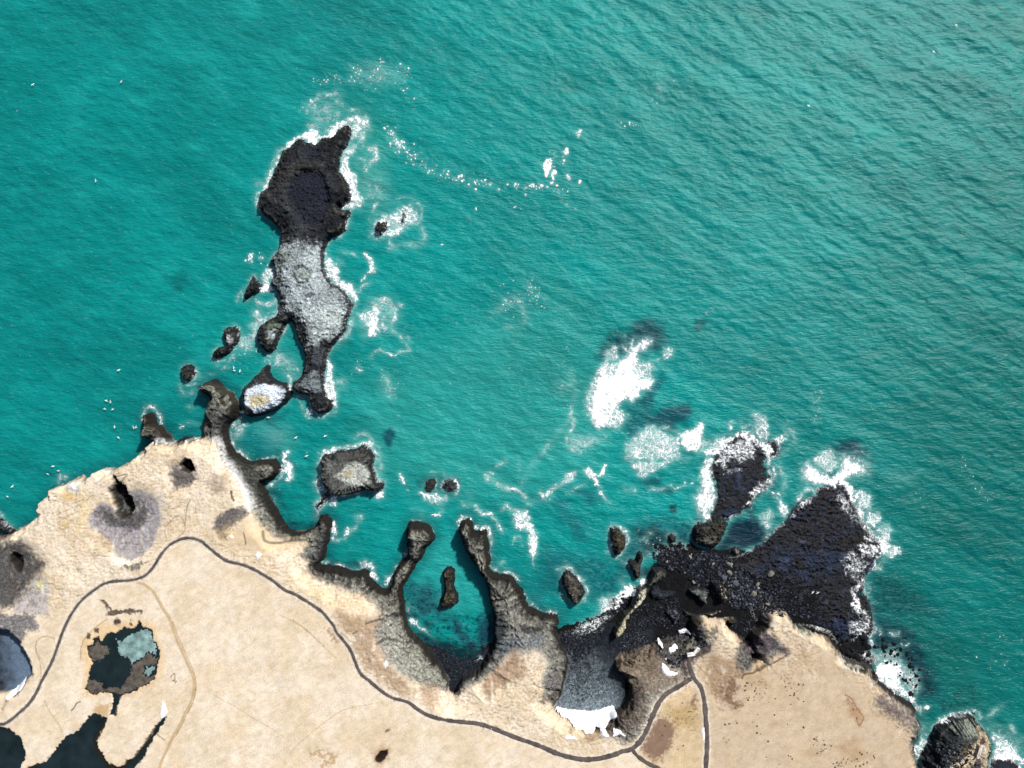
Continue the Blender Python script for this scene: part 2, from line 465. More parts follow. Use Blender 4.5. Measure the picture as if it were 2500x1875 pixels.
def pmask(text, feather, warp=1.0, z=10.0, thr=0.0):
    """soft polygon mask on the land grid with an uneven edge"""
    p = P(text, z)
    m = feather + 3 * warp + 2
    i0, i1 = np.searchsorted(tx, [p[:, 0].min() - m, p[:, 0].max() + m]); j0, j1 = np.searchsorted(ty, [p[:, 1].min() - m, p[:, 1].max() + m])
    A = np.zeros(X.shape, dtype=np.float32)
    if i0 >= i1 or j0 >= j1: return A
    w = (slice(j0, j1), slice(i0, i1))
    d = sdf(p, X[w], Y[w]) + warp * (1.1 * nA[w] + 0.9 * nB[w])
    A[w] = ss(0.5 + d / (2 * feather))
    return A
def lmask(text, half, warp=0.3, z=10.0, n=5):
    p = smooth_line(P(text, z), n)
    m = half * 3 + 2
    i0, i1 = np.searchsorted(tx, [p[:, 0].min() - m, p[:, 0].max() + m]); j0, j1 = np.searchsorted(ty, [p[:, 1].min() - m, p[:, 1].max() + m])
    A = np.zeros(X.shape, dtype=np.float32)
    if i0 >= i1 or j0 >= j1: return A
    w = (slice(j0, j1), slice(i0, i1))
    d = seg_dist(p, X[w], Y[w], closed=False) + warp * nB[w]
    A[w] = ss((half * 1.4 - d) / (half * 0.8))
    return A

AP = 3.0 + 15.0 * pmask("L 1000,850 1300,800 1900,1300 2100,1900 | E 0,1200 400,1500 1700,1500 | F 1800,600 1500,1100 0,1000 | C 1400,300 | D 1000,1400 300,700", 12, 1)
Z0 = 10.0
gy_, gx_ = np.gradient(DH, RS)
qx = X - dh0 * sample(gx_, X, Y); qy = Y - dh0 * sample(gy_, X, Y)
RIB = ridge(qx * 0.30 + 0.25 * nA, qy * 0.30 + 0.25 * nB, 3, 191) - 0.55
RIB2 = pn(qx * 0.16 + .3 * nA, qy * 0.16, 193)
ribw = np.exp(-np.maximum(dh, 0) / 9.0)
cl = 6.2 * ss(dh / 1.5)
hi_h = cl + (Z0 - 6.2) * ss((dh - 1.0 - 2.5 * RIB2) / AP)
ins = ss((dh0 - 4) / 25)
hump = pmask("A 0,900 300,600 1000,150 1900,0 2212,300 2212,700 1700,1000 900,1400 0,1600", 12, 1)
hi_h += ins * (0.35 + 1.1 * hump) * fbm(X * 0.035, Y * 0.035, 3, 9)
rockm = 1 - ss(0.5 + (dg + 1.2 * nB) / 3.6)
rz = ridge(X * 0.42 + nA, Y * 0.42 - nA, 3, 21)
CK = crack(X, Y, 140); FK = fleck(X, Y, 150)
hi_h += ss(dh / 3) * rockm * (0.75 * rz - 0.25 + 0.45 * nB - 0.4 * CK + 0.3 * FK)
hi_h += ss((dh - .8) / 2) * rockm * ribw * 2.2 * RIB
hi_h = np.where(dh < -2.5, -4, hi_h - 3.0 * ss(-dh / 2.5))
# valleys, pits and hollows
def carve(h, text, z, feather, warp=1.0, zt=10.0):
    m = pmask(text, feather, warp, zt)
    return h * (1 - m) + z * m, m
GORGE = "A 1215,180 1260,240 1330,290 1345,380 1410,470 1420,540 1350,600 1290,610 1240,560 1210,480 1190,400 1180,320 1230,260"
hi_h, _ = carve(hi_h, "A 1000,500 1180,300 1500,320 1700,430 1720,700 1650,950 1450,1060 1250,1030 1100,820 960,700", 8.2, 5)
hi_h, mg = carve(hi_h, GORGE, 1.0, 1.6, 0.8)
hi_h, _ = carve(hi_h, "A 1800,60 1960,0 2090,80 2120,220 1960,300 1830,230", 8.3, 3)
hi_h, mc = carve(hi_h, "A 1930,50 1990,-10 2050,0 2075,100 2010,120 1950,100", 1.5, 1.0, 0.5)
hi_h, _ = carve(hi_h, "A -600,850 150,890 300,1000 440,1130 380,1250 280,1500 -600,1659", 6.5, 7)
hi_h, ml = carve(hi_h, "A 60,1040 110,1020 175,1050 180,1150 150,1230 110,1180 70,1110", 1.2, 1.2, 0.6)
SANDH = "B -600,150 0,190 60,200 120,260 180,320 220,400 270,480 310,580 310,660 230,760 150,860 120,880 60,860 0,870 -600,900"
hi_h, ms = carve(hi_h, SANDH, 3.0, 2.2, 0.6)
hi_h, _ = carve(hi_h, "D 100,650 250,520 450,560 400,650 250,800 150,820", 9.0, 2.5)
hi_h, _ = carve(hi_h, "H 100,480 600,330 900,300 960,450 800,720 500,820 300,900 200,700", 7.5, 8)
hi_h, _ = carve(hi_h, "H 500,480 600,520 720,620 640,640 560,560", 6.6, 1.5)
hi_h, _ = carve(hi_h, "H 1400,330 1540,420 1700,300 1850,420 1580,490 1450,440", 7.8, 4)
hi_h, mp1 = carve(hi_h, "C 1850,1550 1900,1490 1960,1475 1960,1540 1900,1585", 9.2, 0.7, 0.4)
PONDS = ["B 945,350 1000,330 1020,270 1060,250 1080,310 1110,300 1130,240 1190,200 1250,240 1290,190 1340,150 1400,170 1480,130 1500,80 1530,140 1600,150 1640,190 1660,290 1690,320 1700,390 1715,480 1680,560 1690,620 1670,700 1600,750 1480,800 1380,850 1290,880 1270,960 1240,1080 1190,1080 1220,950 1220,870 1150,840 1000,860 930,810 950,700 980,600 1000,520 960,450",
 "B -900,1220 0,1220 80,1240 160,1290 220,1340 240,1420 270,1490 260,1560 220,1640 210,1760 100,2000 -900,2100",
 "B 960,1100 1030,1080 1100,1110 1150,1120 1130,1200 1080,1280 1030,1370 1060,1460 1130,1570 1180,1620 1250,1650 1310,1650 1370,1580 1430,1570 1480,1500 1520,1440 1580,1380 1640,1280 1700,1170 1750,1120 1790,1100 1740,1200 1670,1310 1590,1430 1520,1560 1450,1659 1440,1800 1300,2000 400,2000 300,1659 500,1600 570,1520 640,1420 700,1330 850,1260 930,1170"]
pondm = np.zeros(X.shape, dtype=np.float32); pring = pondm.copy()
for t_ in PONDS:
    hi_h, _ = carve(hi_h, t_, 10.0, 7, 0)
for t_ in PONDS:
    hi_h, m_ = carve(hi_h, t_, 8.6, 0.6, 0.8)
    pondm = np.maximum(pondm, m_); pring = np.maximum(pring, pmask(t_.replace('B ', 'B@10 '), 1.0, 1.0, thr=0) )
# low ground: boulder beach, cove, inner end of the lagoon
def lowz(poly, slope, cap, amp, seed):
    D = rfield(poly)
    d = sample(D, X, Y) + 1.2 * nA + 0.5 * nB
    return np.where(d > -3, np.minimum(d * slope, cap) + amp * nB * ss(d / 2), -5.0), d
lb, db = lowz(BEACH, 0.10, 1.6, 0.35, 1)
lc, dc = lowz(COVE, 0.07, 3.0, 0.10, 2)
lg, dgl = lowz(LAGB, 0.10, 1.5, 0.25, 3)
low = np.maximum(np.maximum(lb, lc), lg)
Z = np.maximum(hi_h, low)
islow = (low > hi_h).astype(np.float32)
Z = np.where(far & (dh0 > 20), Z0, Z)
PM = [("B -300,1170 0,1185 60,1175 130,1130 210,1060 290,990 360,900 410,810 450,720 510,610 570,490 610,380 640,290 680,180 740,50", .8, .7),
      ("A 770,1659 830,1570 910,1480 1000,1410 1100,1340 1200,1305 1300,1295 1400,1290 1500,1270 1580,1230 1640,1170 1700,1080 1750,1000 1820,920 1900,870 1980,840 2060,835 2130,850 2195,880", .6, .75),
      ("D 0,900 60,950 120,1000 200,1060 280,1095 380,1115 480,1150 580,1200 700,1270 790,1340 870,1400 960,1435 1070,1500 1180,1570 1275,1640", .75, .8),
      ("C 1340,60 1390,120 1420,190 1480,260 1560,360 1610,470 1650,580 1700,660 1780,720 1860,790 1950,860 2040,905 2140,930", .75, .85),
      ("F 0,960 80,1020 180,1080 300,1120 420,1145 550,1160 700,1175 800,1195 900,1230 1000,1270 1100,1310 1200,1350 1320,1390 1450,1440 1560,1490 1700,1535 1850,1565 1980,1565 2100,1545", .9, 1.35),
      ("H 0,1515 80,1480 160,1465 230,1420 300,1340 350,1250 390,1150 430,1060 480,960 560,870 660,810 760,750 830,705", 1.35, 1.2)]
PATHS_ = [' | '.join(p_[0] for p_ in PM), 'H 820,560 840,640 875,710 930,780 960,880 978,1000 988,1150 1000,1300 1000,1450 990,1600 985,1800']
# --- colour of the ground itself
def mixp(Cc, m, col):
    m = m[..., None]
    return Cc * (1 - m) + col * m
N5 = fbm(X * 0.05, Y * 0.05, 4, 31); N2 = fbm(X * 0.25, Y * 0.25, 4, 33); N9 = fbm(X * 1.1, Y * 1.1, 2, 35)
K = 0.835
col = np.zeros(X.shape + (3,), dtype=np.float32) + hexc('ebdcc6') * K
col = mixp(col, ss(0.5 + 0.9 * N5 + 0.5 * N2), hexc('dfccae') * K)
col = mixp(col, ss(-0.45 + 1.3 * fbm(X * 0.09, Y * 0.09, 4, 37)), hexc('f5eee2') * K)
# duller, browner meadow on the right
col = mixp(col, 0.75 * pmask("H 850,700 1000,150 1500,600 1900,100 2212,250 | J 1200,1200 1300,2400 | H 1000,2400", 10, 1), hexc('c3ad90') * K)
col = mixp(col, 0.6 * pmask("H 300,1500 500,900 800,750 900,900 950,1500 900,1900 400,1900", 4, 1), hexc('cbb083') * K)
mvr = fbm(X * 0.04 + 7, Y * 0.07, 4, 45)
col = mixp(col, .55 * ss(-.15 + 1.8 * mvr) * ss((X - 60) / 60), hexc('a98c66') * K)
sc_ = ss((pn(X * .10 + Y * .16 + .5 * N2, (Y * .8 - X * .5) * .9, 49) - .25) / .25)
col = mixp(col, .16 * sc_, hexc('b0946c') * K)
col = mixp(col, .30 * ss(-.35 + 1.8 * fbm(X * 0.03, Y * 0.03, 4, 47)), hexc('cbb593') * K)
# bare rock
rk = hexc('989990') * 0.68 + 0 * col
rk = mixp(rk, ss(0.3 + 1.2 * N2), hexc('c8c8ba') * 0.76)
rk = mixp(rk, ss(-0.1 + 1.5 * fbm(X * 0.11 + .5 * N2, Y * 0.2, 3, 39)) * 0.8, hexc('dedacb') * 0.7)
rk = mixp(rk, ss(0.0 + 1.3 * N9) * 0.6, hexc('4a4d4c') * 0.55)
rk = mixp(rk, 0.75 * ss((dh - 2.5) / 12 + .35 * N2), hexc('d9d5c6') * .74)
rk = mixp(rk, 0.55 * ss((dh - 3) / 9) * ss(-.1 + 1.4 * fbm(X * .3, Y * .3, 3, 95)), hexc('b09a78') * .7)
ribw = np.exp(-np.maximum(dh, 0) / 14.0)
rk = mixp(rk, 0.85 * ribw * ss(-RIB * 4 - .1), hexc('2a2b2c') * .6)
rk = mixp(rk, 0.6 * ribw * ss(RIB * 3.5 - .1), hexc('d0cebc') * .66)
rk = mixp(rk, .8 * np.exp(-((dh - 1.7) / 0.6) ** 2), hexc('6a5c40') * 0.6)
rk = mixp(rk, 0.8 * ss((dh - 3.5) / 11 + .40 * N2) * ss(.75 + N9), hexc('e6e4d8') * .80)
rk = mixp(rk, .92 * ss(1.55 - dh / 1.9 + .5 * nB), hexc('0e0e10') * 0.6)
col = mixp(col, rockm, rk)
rim = ss(1 - np.abs(dg) / 1.6) * 0.5 * (dg > 0)
PATCH = [
 ("L 1120,830 1230,830 1280,960 1300,1060 1400,1150 1480,1290 1560,1400 1620,1500 1640,1659 1560,1659 1530,1560 1500,1430 1420,1320 1310,1180 1260,1080 1240,960 1180,890 1120,860", 'f2f4f2', 1.4, .95, 1.6),
 ("L 500,890 560,850 640,870 740,920 600,932 500,905", 'eceeec', .8, .9, 1),
 ("L 850,880 920,870 1000,880 900,905", 'eceeec', .5, .9, 1),
 ("D 440,300 520,520 620,640 760,760 900,830 1080,800 1200,740 1260,760 1200,860 1000,860 800,830 640,720 540,600", 'b9b8a6', 2.5, .7, 2),
 ("L 1340,880 1400,1020 1560,1130 1700,1200 1720,1350 1830,1600 1740,1659 1620,1500 1480,1250 1350,1080", '50544f', 2, .75, 1.6),
 ("L 1120,480 1200,430 1280,560 1330,560 1380,640 1330,780 1290,850 1130,840 1120,700", '56595a', 2, .7, 1.6),
 ("L 1150,270 1300,300 1400,400 1400,500 1300,520 1200,440 1180,340", 'a8aa9a', 1.2, .8, 1.6),
 ("L 480,680 600,690 700,800 740,900 600,860 520,860", '6f6a5e', 1.2, .7, 1.2),
 ("A 1000,540 1080,440 1190,480 1290,600 1420,540 1340,350 1500,320 1640,390 1700,430 1730,700 1690,760 1660,850 1650,920 1520,1040 1450,1130 1400,1100 1250,1030 1200,920 1100,820 950,740 960,600", 'a29fa4', 1.2, .95, 1.2),
 ("A 1020,560 1150,500 1280,600 1420,540 1400,400 1560,440 1620,560 1500,700 1350,760 1180,700 1050,640", '5d6063', 2.5, .85, 2.5),
 ("A 930,760 1080,820 1200,900 1180,1000 1080,900 960,800", 'b99f7e', 2.0, .7, 2),
 ("A 1180,1000 1250,1120 1340,1150 1480,1180 1560,1100 1500,1030 1400,1090 1290,1060", 'f3e6cd', 1.0, .8, 1),
 ("A 1340,1130 1430,1120 1560,1080 1600,1090 1530,1140 1440,1180 1380,1160", '6d685e', .8, .8, 1.6),
 ("A -600,860 0,900 180,880 330,1000 440,1130 400,1220 330,1290 220,1500 120,1600 -600,1659", '565a60', 3, .92, 2.4),
 ("A 400,1230 520,1280 560,1400 520,1500 520,1659 120,1659 150,1560 330,1300", 'aaa5a4', 1.6, .9, 1.6),
 ("A 350,1300 480,1280 470,1390 380,1390", 'd8cfa4', .8, .8, 1),
 ("B -600,0 380,-10 395,170 290,180 200,300 120,230 0,180 -600,150", '9c9a9c', 1.2, .9, 1.6),
 ("A 1820,80 1960,20 2060,100 2100,200 2050,260 1900,300 1840,220", '6e6c70', 1.6, .9, 1.8),
 ("D 90,650 230,530 330,500 430,520 465,570 350,660 200,760 240,850 150,830 100,740", '7b787c', 1.2, .9, 1.6),
 ("L 1140,1380 1230,1250 1340,1240 1390,1330 1340,1430 1230,1480", '9c8f80', 1.5, .7, 2),
 ("D -20,800 150,860 300,960 600,1040 900,960 1080,900 1000,870 800,850 600,740 480,600 300,700", 'c9b18c', 4, .7, 3),
 ("D 300,1000 600,1100 1000,1200 1200,1350 1700,1500 1900,1659 1500,1659 1000,1450 600,1180", 'd8c09a', 4, .5, 3),
 ("C 1400,0 1900,0 1850,200 1950,480 2100,650 2212,720 2212,900 1950,760 1750,560 1600,250", 'a98d70', 3, .75, 3),
 ("C 1950,50 2100,100 2150,400 2212,560 2212,690 2050,560 1930,400", 'c2c2b4', 3, .75, 2.5),
 ("F 0,300 200,560 400,720 440,860 300,810 0,690", 'bdbfae', 2.5, .7, 2.5),
 ("F 550,820 620,740 800,620 950,500 1000,300 1050,380 900,640 700,760", '8f9492', 2.5, .6, 2.5),
 ("F 1050,0 1200,50 1300,130 1450,140 1530,100 1600,400 1700,520 1640,640 1500,560 1350,380 1200,420 1080,300", 'a5a49a', 2.5, .7, 2.5),
 ("F 905,-20 1000,0 1050,150 1050,300 950,420 850,560 760,560 880,400 920,200", '3a444c', 1.2, .8, 2),
 ("F 1040,230 1200,230 1450,250 1430,350 1200,370 1080,420 1000,500 960,420", '93a0aa', 1.8, .7, 2.5),
 ("D 1250,700 1290,820 1250,900 1290,1000 1200,1100 1120,1060 1180,900 1150,780", '4a4e54', 1.2, .7, 2),
 ("F 1180,150 1300,160 1440,170 1440,210 1300,230 1200,200", '3c3a44', 1, .85, 1.6),
 ("F 980,560 1150,400 1250,600 1200,700 1100,720 900,850 850,940 790,800", 'ad9076', 1.8, .85, 2.4),
 ("F 130,780 290,790 300,980 230,1010 130,970", 'a88d76', 1.5, .75, 2),
 ("F 1450,650 1560,600 1660,740 1640,840 1520,860 1440,780", '95908c', 1.6, .85, 2),
 ("F 1420,900 1600,860 1560,940 1430,960", '6f625a', 1.2, .7, 2),
 ("F 1860,1250 1960,1250 2030,1200 2040,1330 1960,1420 1880,1350", 'a88b6c', 1.2, .8, 2),
 ("F 2130,1150 2212,1080 2212,1330 2160,1310", '8b7a6a', 1.2, .8, 2),
 ("H 0,980 150,780 300,760 340,900 360,1050 300,1200 200,1320 150,1350 60,1260 0,1200", '8f8074', 3, .85, 3),
 ("H 130,680 260,700 330,860 250,1000 120,960", '554d4c', 2.5, .75, 3),
 ("H 0,480 160,500 480,300 560,480 700,640 750,730 560,840 400,900 150,700", 'ad9a84', 3, .8, 3),
 ("H 420,300 720,260 800,130 960,170 1000,290 800,440 740,600 600,560 500,480", '77716c', 2.5, .85, 3),
 ("H 840,180 960,150 1000,280 900,290 830,240", '4a4a50', 1.5, .85, 2),
 ("H 760,330 850,290 900,350 800,430 750,410", 'b0aa94', 1, .8, 1.5),
 ("H 740,480 800,450 930,420 1000,300 1050,330 1050,390 960,460 880,490 860,600 850,700 760,660 740,560", '6a5550', .7, .95, .6),
 ("H 960,280 1040,320 1050,380 940,420 900,390", '6f6a68', .7, .9, .6),
 ("H 950,500 1100,430 1330,500 1400,620 1300,700 1250,800 1330,960 1300,1010 1180,950 1060,760", 'a58b70', 3, .85, 3),
 ("H 1150,720 1300,700 1350,800 1250,860 1320,960 1290,1000 1180,930 1130,820", '7e5f4c', 2.5, .85, 3),
 ("H 1340,350 1440,380 1540,480 1500,570 1380,600 1330,520", '8c8984', 1.5, .9, 2),
 ("H 1440,380 1480,180 1560,60 1700,30 1690,110 1640,200 1720,260 1850,370 1860,440 1720,430 1580,490 1480,440", '7c7076', 2.2, .9, 2.4),
 ("H 1470,170 1580,60 1650,20 1600,130 1520,200", 'e0e4e4', 1.3, .75, 2.5),
 ("H 1040,130 1130,130 1100,260 1040,260", '8f8b80', 1, .8, 2),
 ("H 460,1080 600,1120 660,1200 650,1320 600,1450 520,1600 430,1600 300,1450 380,1280", '85695a', 2.2, .9, 3),
 ("H 800,940 880,880 895,1020 850,1020", '7a5a48', 1.5, .9, 2),
 ("H 560,1000 900,980 900,1200 650,1200", 'b79a62', 3, .6, 3),
 ("J 620,900 720,880 900,1010 1010,1100 1000,1250 860,1150 700,1060 600,980", '8d8385', 3, .8, 3),
 ("J 250,470 420,500 600,620 560,650 400,620 280,560", 'c9c8bb', 1.2, .8, 2),
 ("H 1920,80 2050,160 2212,210 2212,245 2050,225 1960,150", 'b4b5a4', 1, .85, 2),
 ("J 280,860 330,900 380,960 440,1050 480,1130 430,1210 370,1080 300,980", 'a97f58', 1.6, .6, 2),
 ("C 1800,1490 1900,1420 2000,1450 1990,1560 1900,1640 1820,1600", 'b58f66', 1.2, .7, 1),
 ("C 1835,1565 1850,1520 1900,1470 1975,1455 1980,1500 1955,1560 1900,1600 1850,1590", '2c1c16', .35, .98, .3),
 ("C 1940,1260 1990,1220 2005,1250 1950,1290", '6a4628', .5, .85, .8),
 ("C 1140,1500 1250,1470 1420,1530 1400,1580 1330,1570 1270,1659 1260,1580 1150,1550", 'b08c5e', .9, .7, 3),
 ("C 1300,160 1380,160 1400,220 1480,300 1420,300 1320,230", 'a07c4c', .8, .7, 2.5),
 ("B 870,300 930,250 1100,100 1300,60 1500,60 1660,120 1760,400 1740,720 1300,900 900,880 900,600", 'd3b384', 1.8, .7, 2),
 ("B 1230,50 1300,30 1310,100 1270,120 1220,90", '3c2c2c', .4, .9, .8),
 ("B 950,200 980,220 970,260 945,250", '40302e', .3, .8, .6),
 ("B 1030,150 1060,150 1065,200 1030,190", '40302e', .3, .8, .6),
 ("B 1400,60 1430,70 1440,130 1410,110", '4c3830', .3, .8, .8),
 ("A 1160,1640 1300,1610 1540,1600 1540,1640 1400,1645 1200,1659", '4c3428', .4, .8, 1.2),
 ("A 1070,1490 1130,1500 1180,1560 1200,1600 1160,1590 1120,1530", '5a4c34', .3, .8, .8),
 ("B 1000,1050 1060,980 1180,940 1210,960 1180,1090 1100,1110", 'c8a572', 1, .8, 1.5),
 ("B -20,1090 60,880 120,890 60,980 20,1060", '8a6a40', .8, .8, 1.5),
 ("A 640,640 740,620 760,700 700,740 640,720", 'd9bd8a', 1.5, .6, 1),
 ("A 620,330 860,330 820,420 700,430", 'd2b070', 1.5, .7, 2),
 ("A 640,250 700,215 780,240 850,300 830,350 760,330 700,300", 'b8bcbc', .8, .9, 1.6),
 ("A 1080,95 1170,105 1140,150 1090,140", 'eceeee', .5, .9, 1),
 ("A 880,430 980,400 920,560 860,760 820,740 870,580", 'e0c48e', 2, .6, 1.5),
]
rockf = rockm.copy()
for t_, hx, fe, st, wp in PATCH:
    m = pmask(t_, fe, wp) * st
    c_ = hexc(hx)
    f_ = 0.97 if c_.mean() > .38 else 0.80
    col = mixp(col, m * (1 - islow), c_ * f_)
    lum = float(c_.mean())
    sat = float(c_.max() - c_.min())
    if lum < 0.35 and sat < 0.10:
        rockf = np.maximum(rockf, m * 0.9)
lav = np.maximum(pmask("A 1000,540 1190,480 1340,350 1640,390 1730,700 1650,920 1450,1130 1200,920 950,740", 3, 2), pmask("A -600,860 180,880 440,1130 560,1400 520,1659 -600,1659 | B 395,170 120,230 -600,150", 3, 2))
lav = np.maximum(lav, pmask("H 1340,350 1480,180 1700,30 1850,440 1500,600", 3, 2))
col = col * (1 + lav * (.45 * fbm(X * .35, Y * .35, 4, 91) + .30 * N9))[..., None]
# black rock in the pits, with the shade inside painted into the colour
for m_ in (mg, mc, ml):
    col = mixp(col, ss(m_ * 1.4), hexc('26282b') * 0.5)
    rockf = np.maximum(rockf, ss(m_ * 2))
col = mixp(col, pmask("A 1180,380 1215,420 1240,560 1290,600 1280,500 1220,400", .8, 1.2) * .8, hexc('8a8f90') * .8)  # sunlit rocks on the gorge's left side, painted lighter
# blue sand hollow at the left edge
sh = pmask(SANDH, 0.8, 0.3)
g_ = ss((X + 250 + 0.2 * (Y + 150)) / 16 + 0.25 * N2)
csd = mixp(mixp(col * 0, g_ * 0 + 1, hexc('252b38') * .7), g_, hexc('7b93ad') * .62)
col = col * (1 - sh[..., None]) + csd * sh[..., None]
rockf = np.maximum(rockf, sh * 0.3)
# hairline tracks and folds in the turf
for t_, hf, hx, st in [
  ("A 1460,1300 1560,1340 1640,1400 1700,1490 1760,1600 1800,1659 | B 1850,100 1900,250 1960,380 2020,520 2070,630 2095,720 2090,850 2060,960 2000,1070 1940,1200 1870,1320 1800,1470 1740,1600 1720,1700 1700,1900", .7, 'c9ab7e', .8),
  ("B 1820,0 1870,90 1925,240 1985,370 2045,510 2092,620 2115,720 2110,855 2080,965 2020,1078 1960,1205 1890,1325", .16, '8a6a44', .7),
  ("B 380,400 430,460 470,560 485,640 | B 485,640 470,700", .15, 'a98f68', .7),
  ("B 590,300 580,260 520,240 440,250 390,310 390,400 430,520 440,640 430,740", .22, 'b3946a', .8),
  ("B 480,930 530,1040 600,1140 650,1220 670,1280", .18, 'a98a62', .7),
  ("B 870,480 880,340 940,230 1060,120 1160,50", .3, 'a98a62', .6),
  ("C 80,850 200,930 320,990 520,1120 700,1220 830,1310 940,1370", .15, 'c9a878', .7),
  ("C 930,1490 1010,1400 1150,1280 1300,1160 1450,1060 1600,1000 1750,980 1870,950", .16, 'c9a878', .8),
  ("C 950,60 1100,170 1260,320 1420,470", .3, 'cfb488', .7),
  ("C 800,0 960,80 1110,180 1230,290 1290,330", .2, '9a7a50', .5),
  ("D 30,700 40,800 120,880 250,970 380,1060 500,1150 650,1180", .28, 'e8d5b0', .8),
  ("D 0,860 60,900 150,990 260,1070 350,1090", .2, '8a6448', .6),
  ("A 1790,830 1770,760 1810,680 1900,600 1960,620 1990,700 1990,760 1900,840 1780,870", .25, 'b0916a', .8),
  ("A 2050,420 2010,520 2000,640 1990,700", .3, '8a7458', .7),
  ("A 560,420 640,440 740,465 820,450 890,420", .2, 'a08860', .7),
  ("A 600,590 700,545 800,500 880,465", .2, '8a7a60', .6),
  ("A 620,680 680,630 740,600 850,540", .2, 'a88f66', .6),
  ("A 930,440 960,400 1000,370", .25, '8f7c5e', .6),
  ("A 1200,180 1300,160 1380,140 1330,200 1280,260", .35, '7d6d58', .8),
  ("A 800,770 800,860 780,940", .3, 'c8ab7e', .6),
  ("D 280,330 290,390 310,430", .45, '2e2822', .9),
  ("D 610,770 640,870 760,900 900,880 1080,870", .6, '6d6a62', .8),
  ("D 420,780 440,860 440,900", .3, '5c4c3c', .8),
  ("C 1740,100 1840,70 1920,60", .5, '54545a', .8),
  ("C 1600,210 1650,180", .4, '54545a', .8),
  ("C 1850,330 1950,280 2060,310", .7, '6d6664', .8),
  ("C 1470,200 1520,240 1570,300", .6, '8d6c48', .6),
  ("B 1840,680 1880,640 1890,700 1860,720 1910,720 1890,740", .2, '7a5a38', .8),
  ("B 1690,1290 1740,1330 1780,1360", .22, '6a5a3c', .8),
  ("B 770,1040 800,1010 830,960 870,940", .3, '4a3424', .8),
  ("F 700,700 640,790 560,850", .4, 'd8d2c0', .6),
  ("H 1380,690 1400,650 1500,630 1600,590 1750,510 1860,450", .45, '5a3c2c', .8),
  ("H 900,560 1000,660 1060,760 1100,900 1110,1000 1180,1040", .4, 'b0905e', .7),
  ("H 920,160 960,210 990,270", .35, '4c4038', .9),
  ("J 280,870 340,900 400,1000 460,1080 480,1120 430,1200 400,1120", .2, '6a4428', .8),
  ("D 2080,1659 2060,1500 2000,1400 1850,1340 1760,1260", .5, '9a9a86', .6),
  ]:
    m = lmask(t_, hf, 0.15) * st
    col = mixp(col, m * (1 - islow), hexc(hx) * 0.75)
# speckled tufts and peaty spots
sp = ss((fbm(X * 0.9, Y * 0.9, 2, 71) - 0.42) / 0.12)
spz = np.zeros(X.shape, dtype=np.float32)
for t_ in ["H 1750,640 1900,640 2020,900 1980,940 1840,900", "H 1120,1150 1300,1150 1300,1200 1180,1220", "H 1150,1300 1290,1330 1240,1410 1160,1380", "H 2130,1310 2212,1310 | J 150,1400 160,1480 0,1490", "J 130,1550 280,1540 540,1590 500,1659 200,1659",
           "H 550,1050 900,1000 880,1250 650,1260", "F 1270,480 1400,500 1400,900 1300,950", "D 0,780 120,850 220,960 60,900", "H 200,1380 330,1250 350,1180 260,1280", "C 1100,150 1300,330 1260,330 1120,200", "H 1030,1300 1060,1330 1040,1600 1010,1600", "J 270,870 400,900 480,1150 400,1150", "H 1380,720 1700,700 1700,1000 1400,950", "C 1780,760 1900,830 2100,950 2212,1000 2050,960 1850,860", "D 460,1050 640,1130 500,1120"]:
    spz = np.maximum(spz, pmask(t_, 2.0, 1))
col = mixp(col, sp * spz * 0.85 * (1 - islow), hexc('5a4020') * 0.7)
pvm = np.zeros(X.shape, dtype=np.float32)
for t_ in PATHS_: pvm = np.maximum(pvm, lmask(t_, 1.7, 0.9))
col = mixp(col, pvm * .5, hexc('f6eee0') * .86)
for t_ in PATHS_: col = mixp(col, lmask(t_, 1.0, 0.8) * .55, hexc('8a7c70') * .6)
ct = np.zeros(X.shape, dtype=np.float32)
for t_ in ["D -20,820 150,840 300,900 600,1000 900,900 1050,900 1090,1180 1300,1330 1700,1480 2000,1659 1200,1600 900,1420 500,1150 200,1050", "C 1300,0 1900,0 1850,300 2000,550 2212,700 2212,950 1950,850 1700,640 1600,380",
           "F -20,600 300,820 500,880 800,740 1000,500 1300,380 1480,450 1450,800 1580,1000 1700,1160 2000,1280 2212,1340 2212,1480 1900,1540 1500,1440 1000,1250 500,1120 200,1080 0,930", "A 0,500 400,350 600,230 1200,60 1400,0 2212,0 2212,800 1900,830 1700,1050 1500,1250 1100,1320 700,1650 0,1659", "L 450,900 1200,850 1600,1659 0,1659 0,1250",
           "H 0,900 400,450 900,100 1700,0 2212,200 2212,700 1500,600 1350,750 1100,1000 850,760 300,1300 100,1450 0,1480", "J 0,200 600,700 1000,1000 1050,1300 900,1400 600,900 200,600"]:
    ct = np.maximum(ct, pmask(t_, 5, 2))
ct = ct * (1 - islow) * (dg > -1)
g1 = ss((fbm(X * 0.5 + nA, Y * 0.8, 4, 81) - 0.02) / 0.5); g2 = ss((ridge(X * 0.22 + .6 * N2, Y * 0.34, 3, 83) - 0.72) / 0.2)
col = mixp(col, ct * g1 * 0.42, hexc('a98a62') * .7)
col = mixp(col, ct * g2 * ss(.6 + N2) * 0.55, hexc('7a6248') * .62)
col = mixp(col, ct * ss(-.2 + 1.5 * fbm(X * .3, Y * .2, 3, 85)) * .5, hexc('f4ecde') * .8)
Z = Z + ct * (0.30 * nA + 0.18 * nB - 0.35 * g2)
gtex = ss((fbm(X * 1.4, Y * 1.4, 2, 75) - 0.35) / 0.25) * (1 - rockf)
col = mixp(col, gtex * 0.18, hexc('9a7c50') * .7)
col = mixp(col, .8 * ss(pring * 3) * ss(.6 + 1.5 * fbm(X * .5, Y * .5, 3, 89)), hexc('b08f5c') * .7)
col = mixp(col, .8 * ss(pring * 1.6 - .1) * ss(.5 + 1.5 * N9), hexc('4a3c2c') * .7)
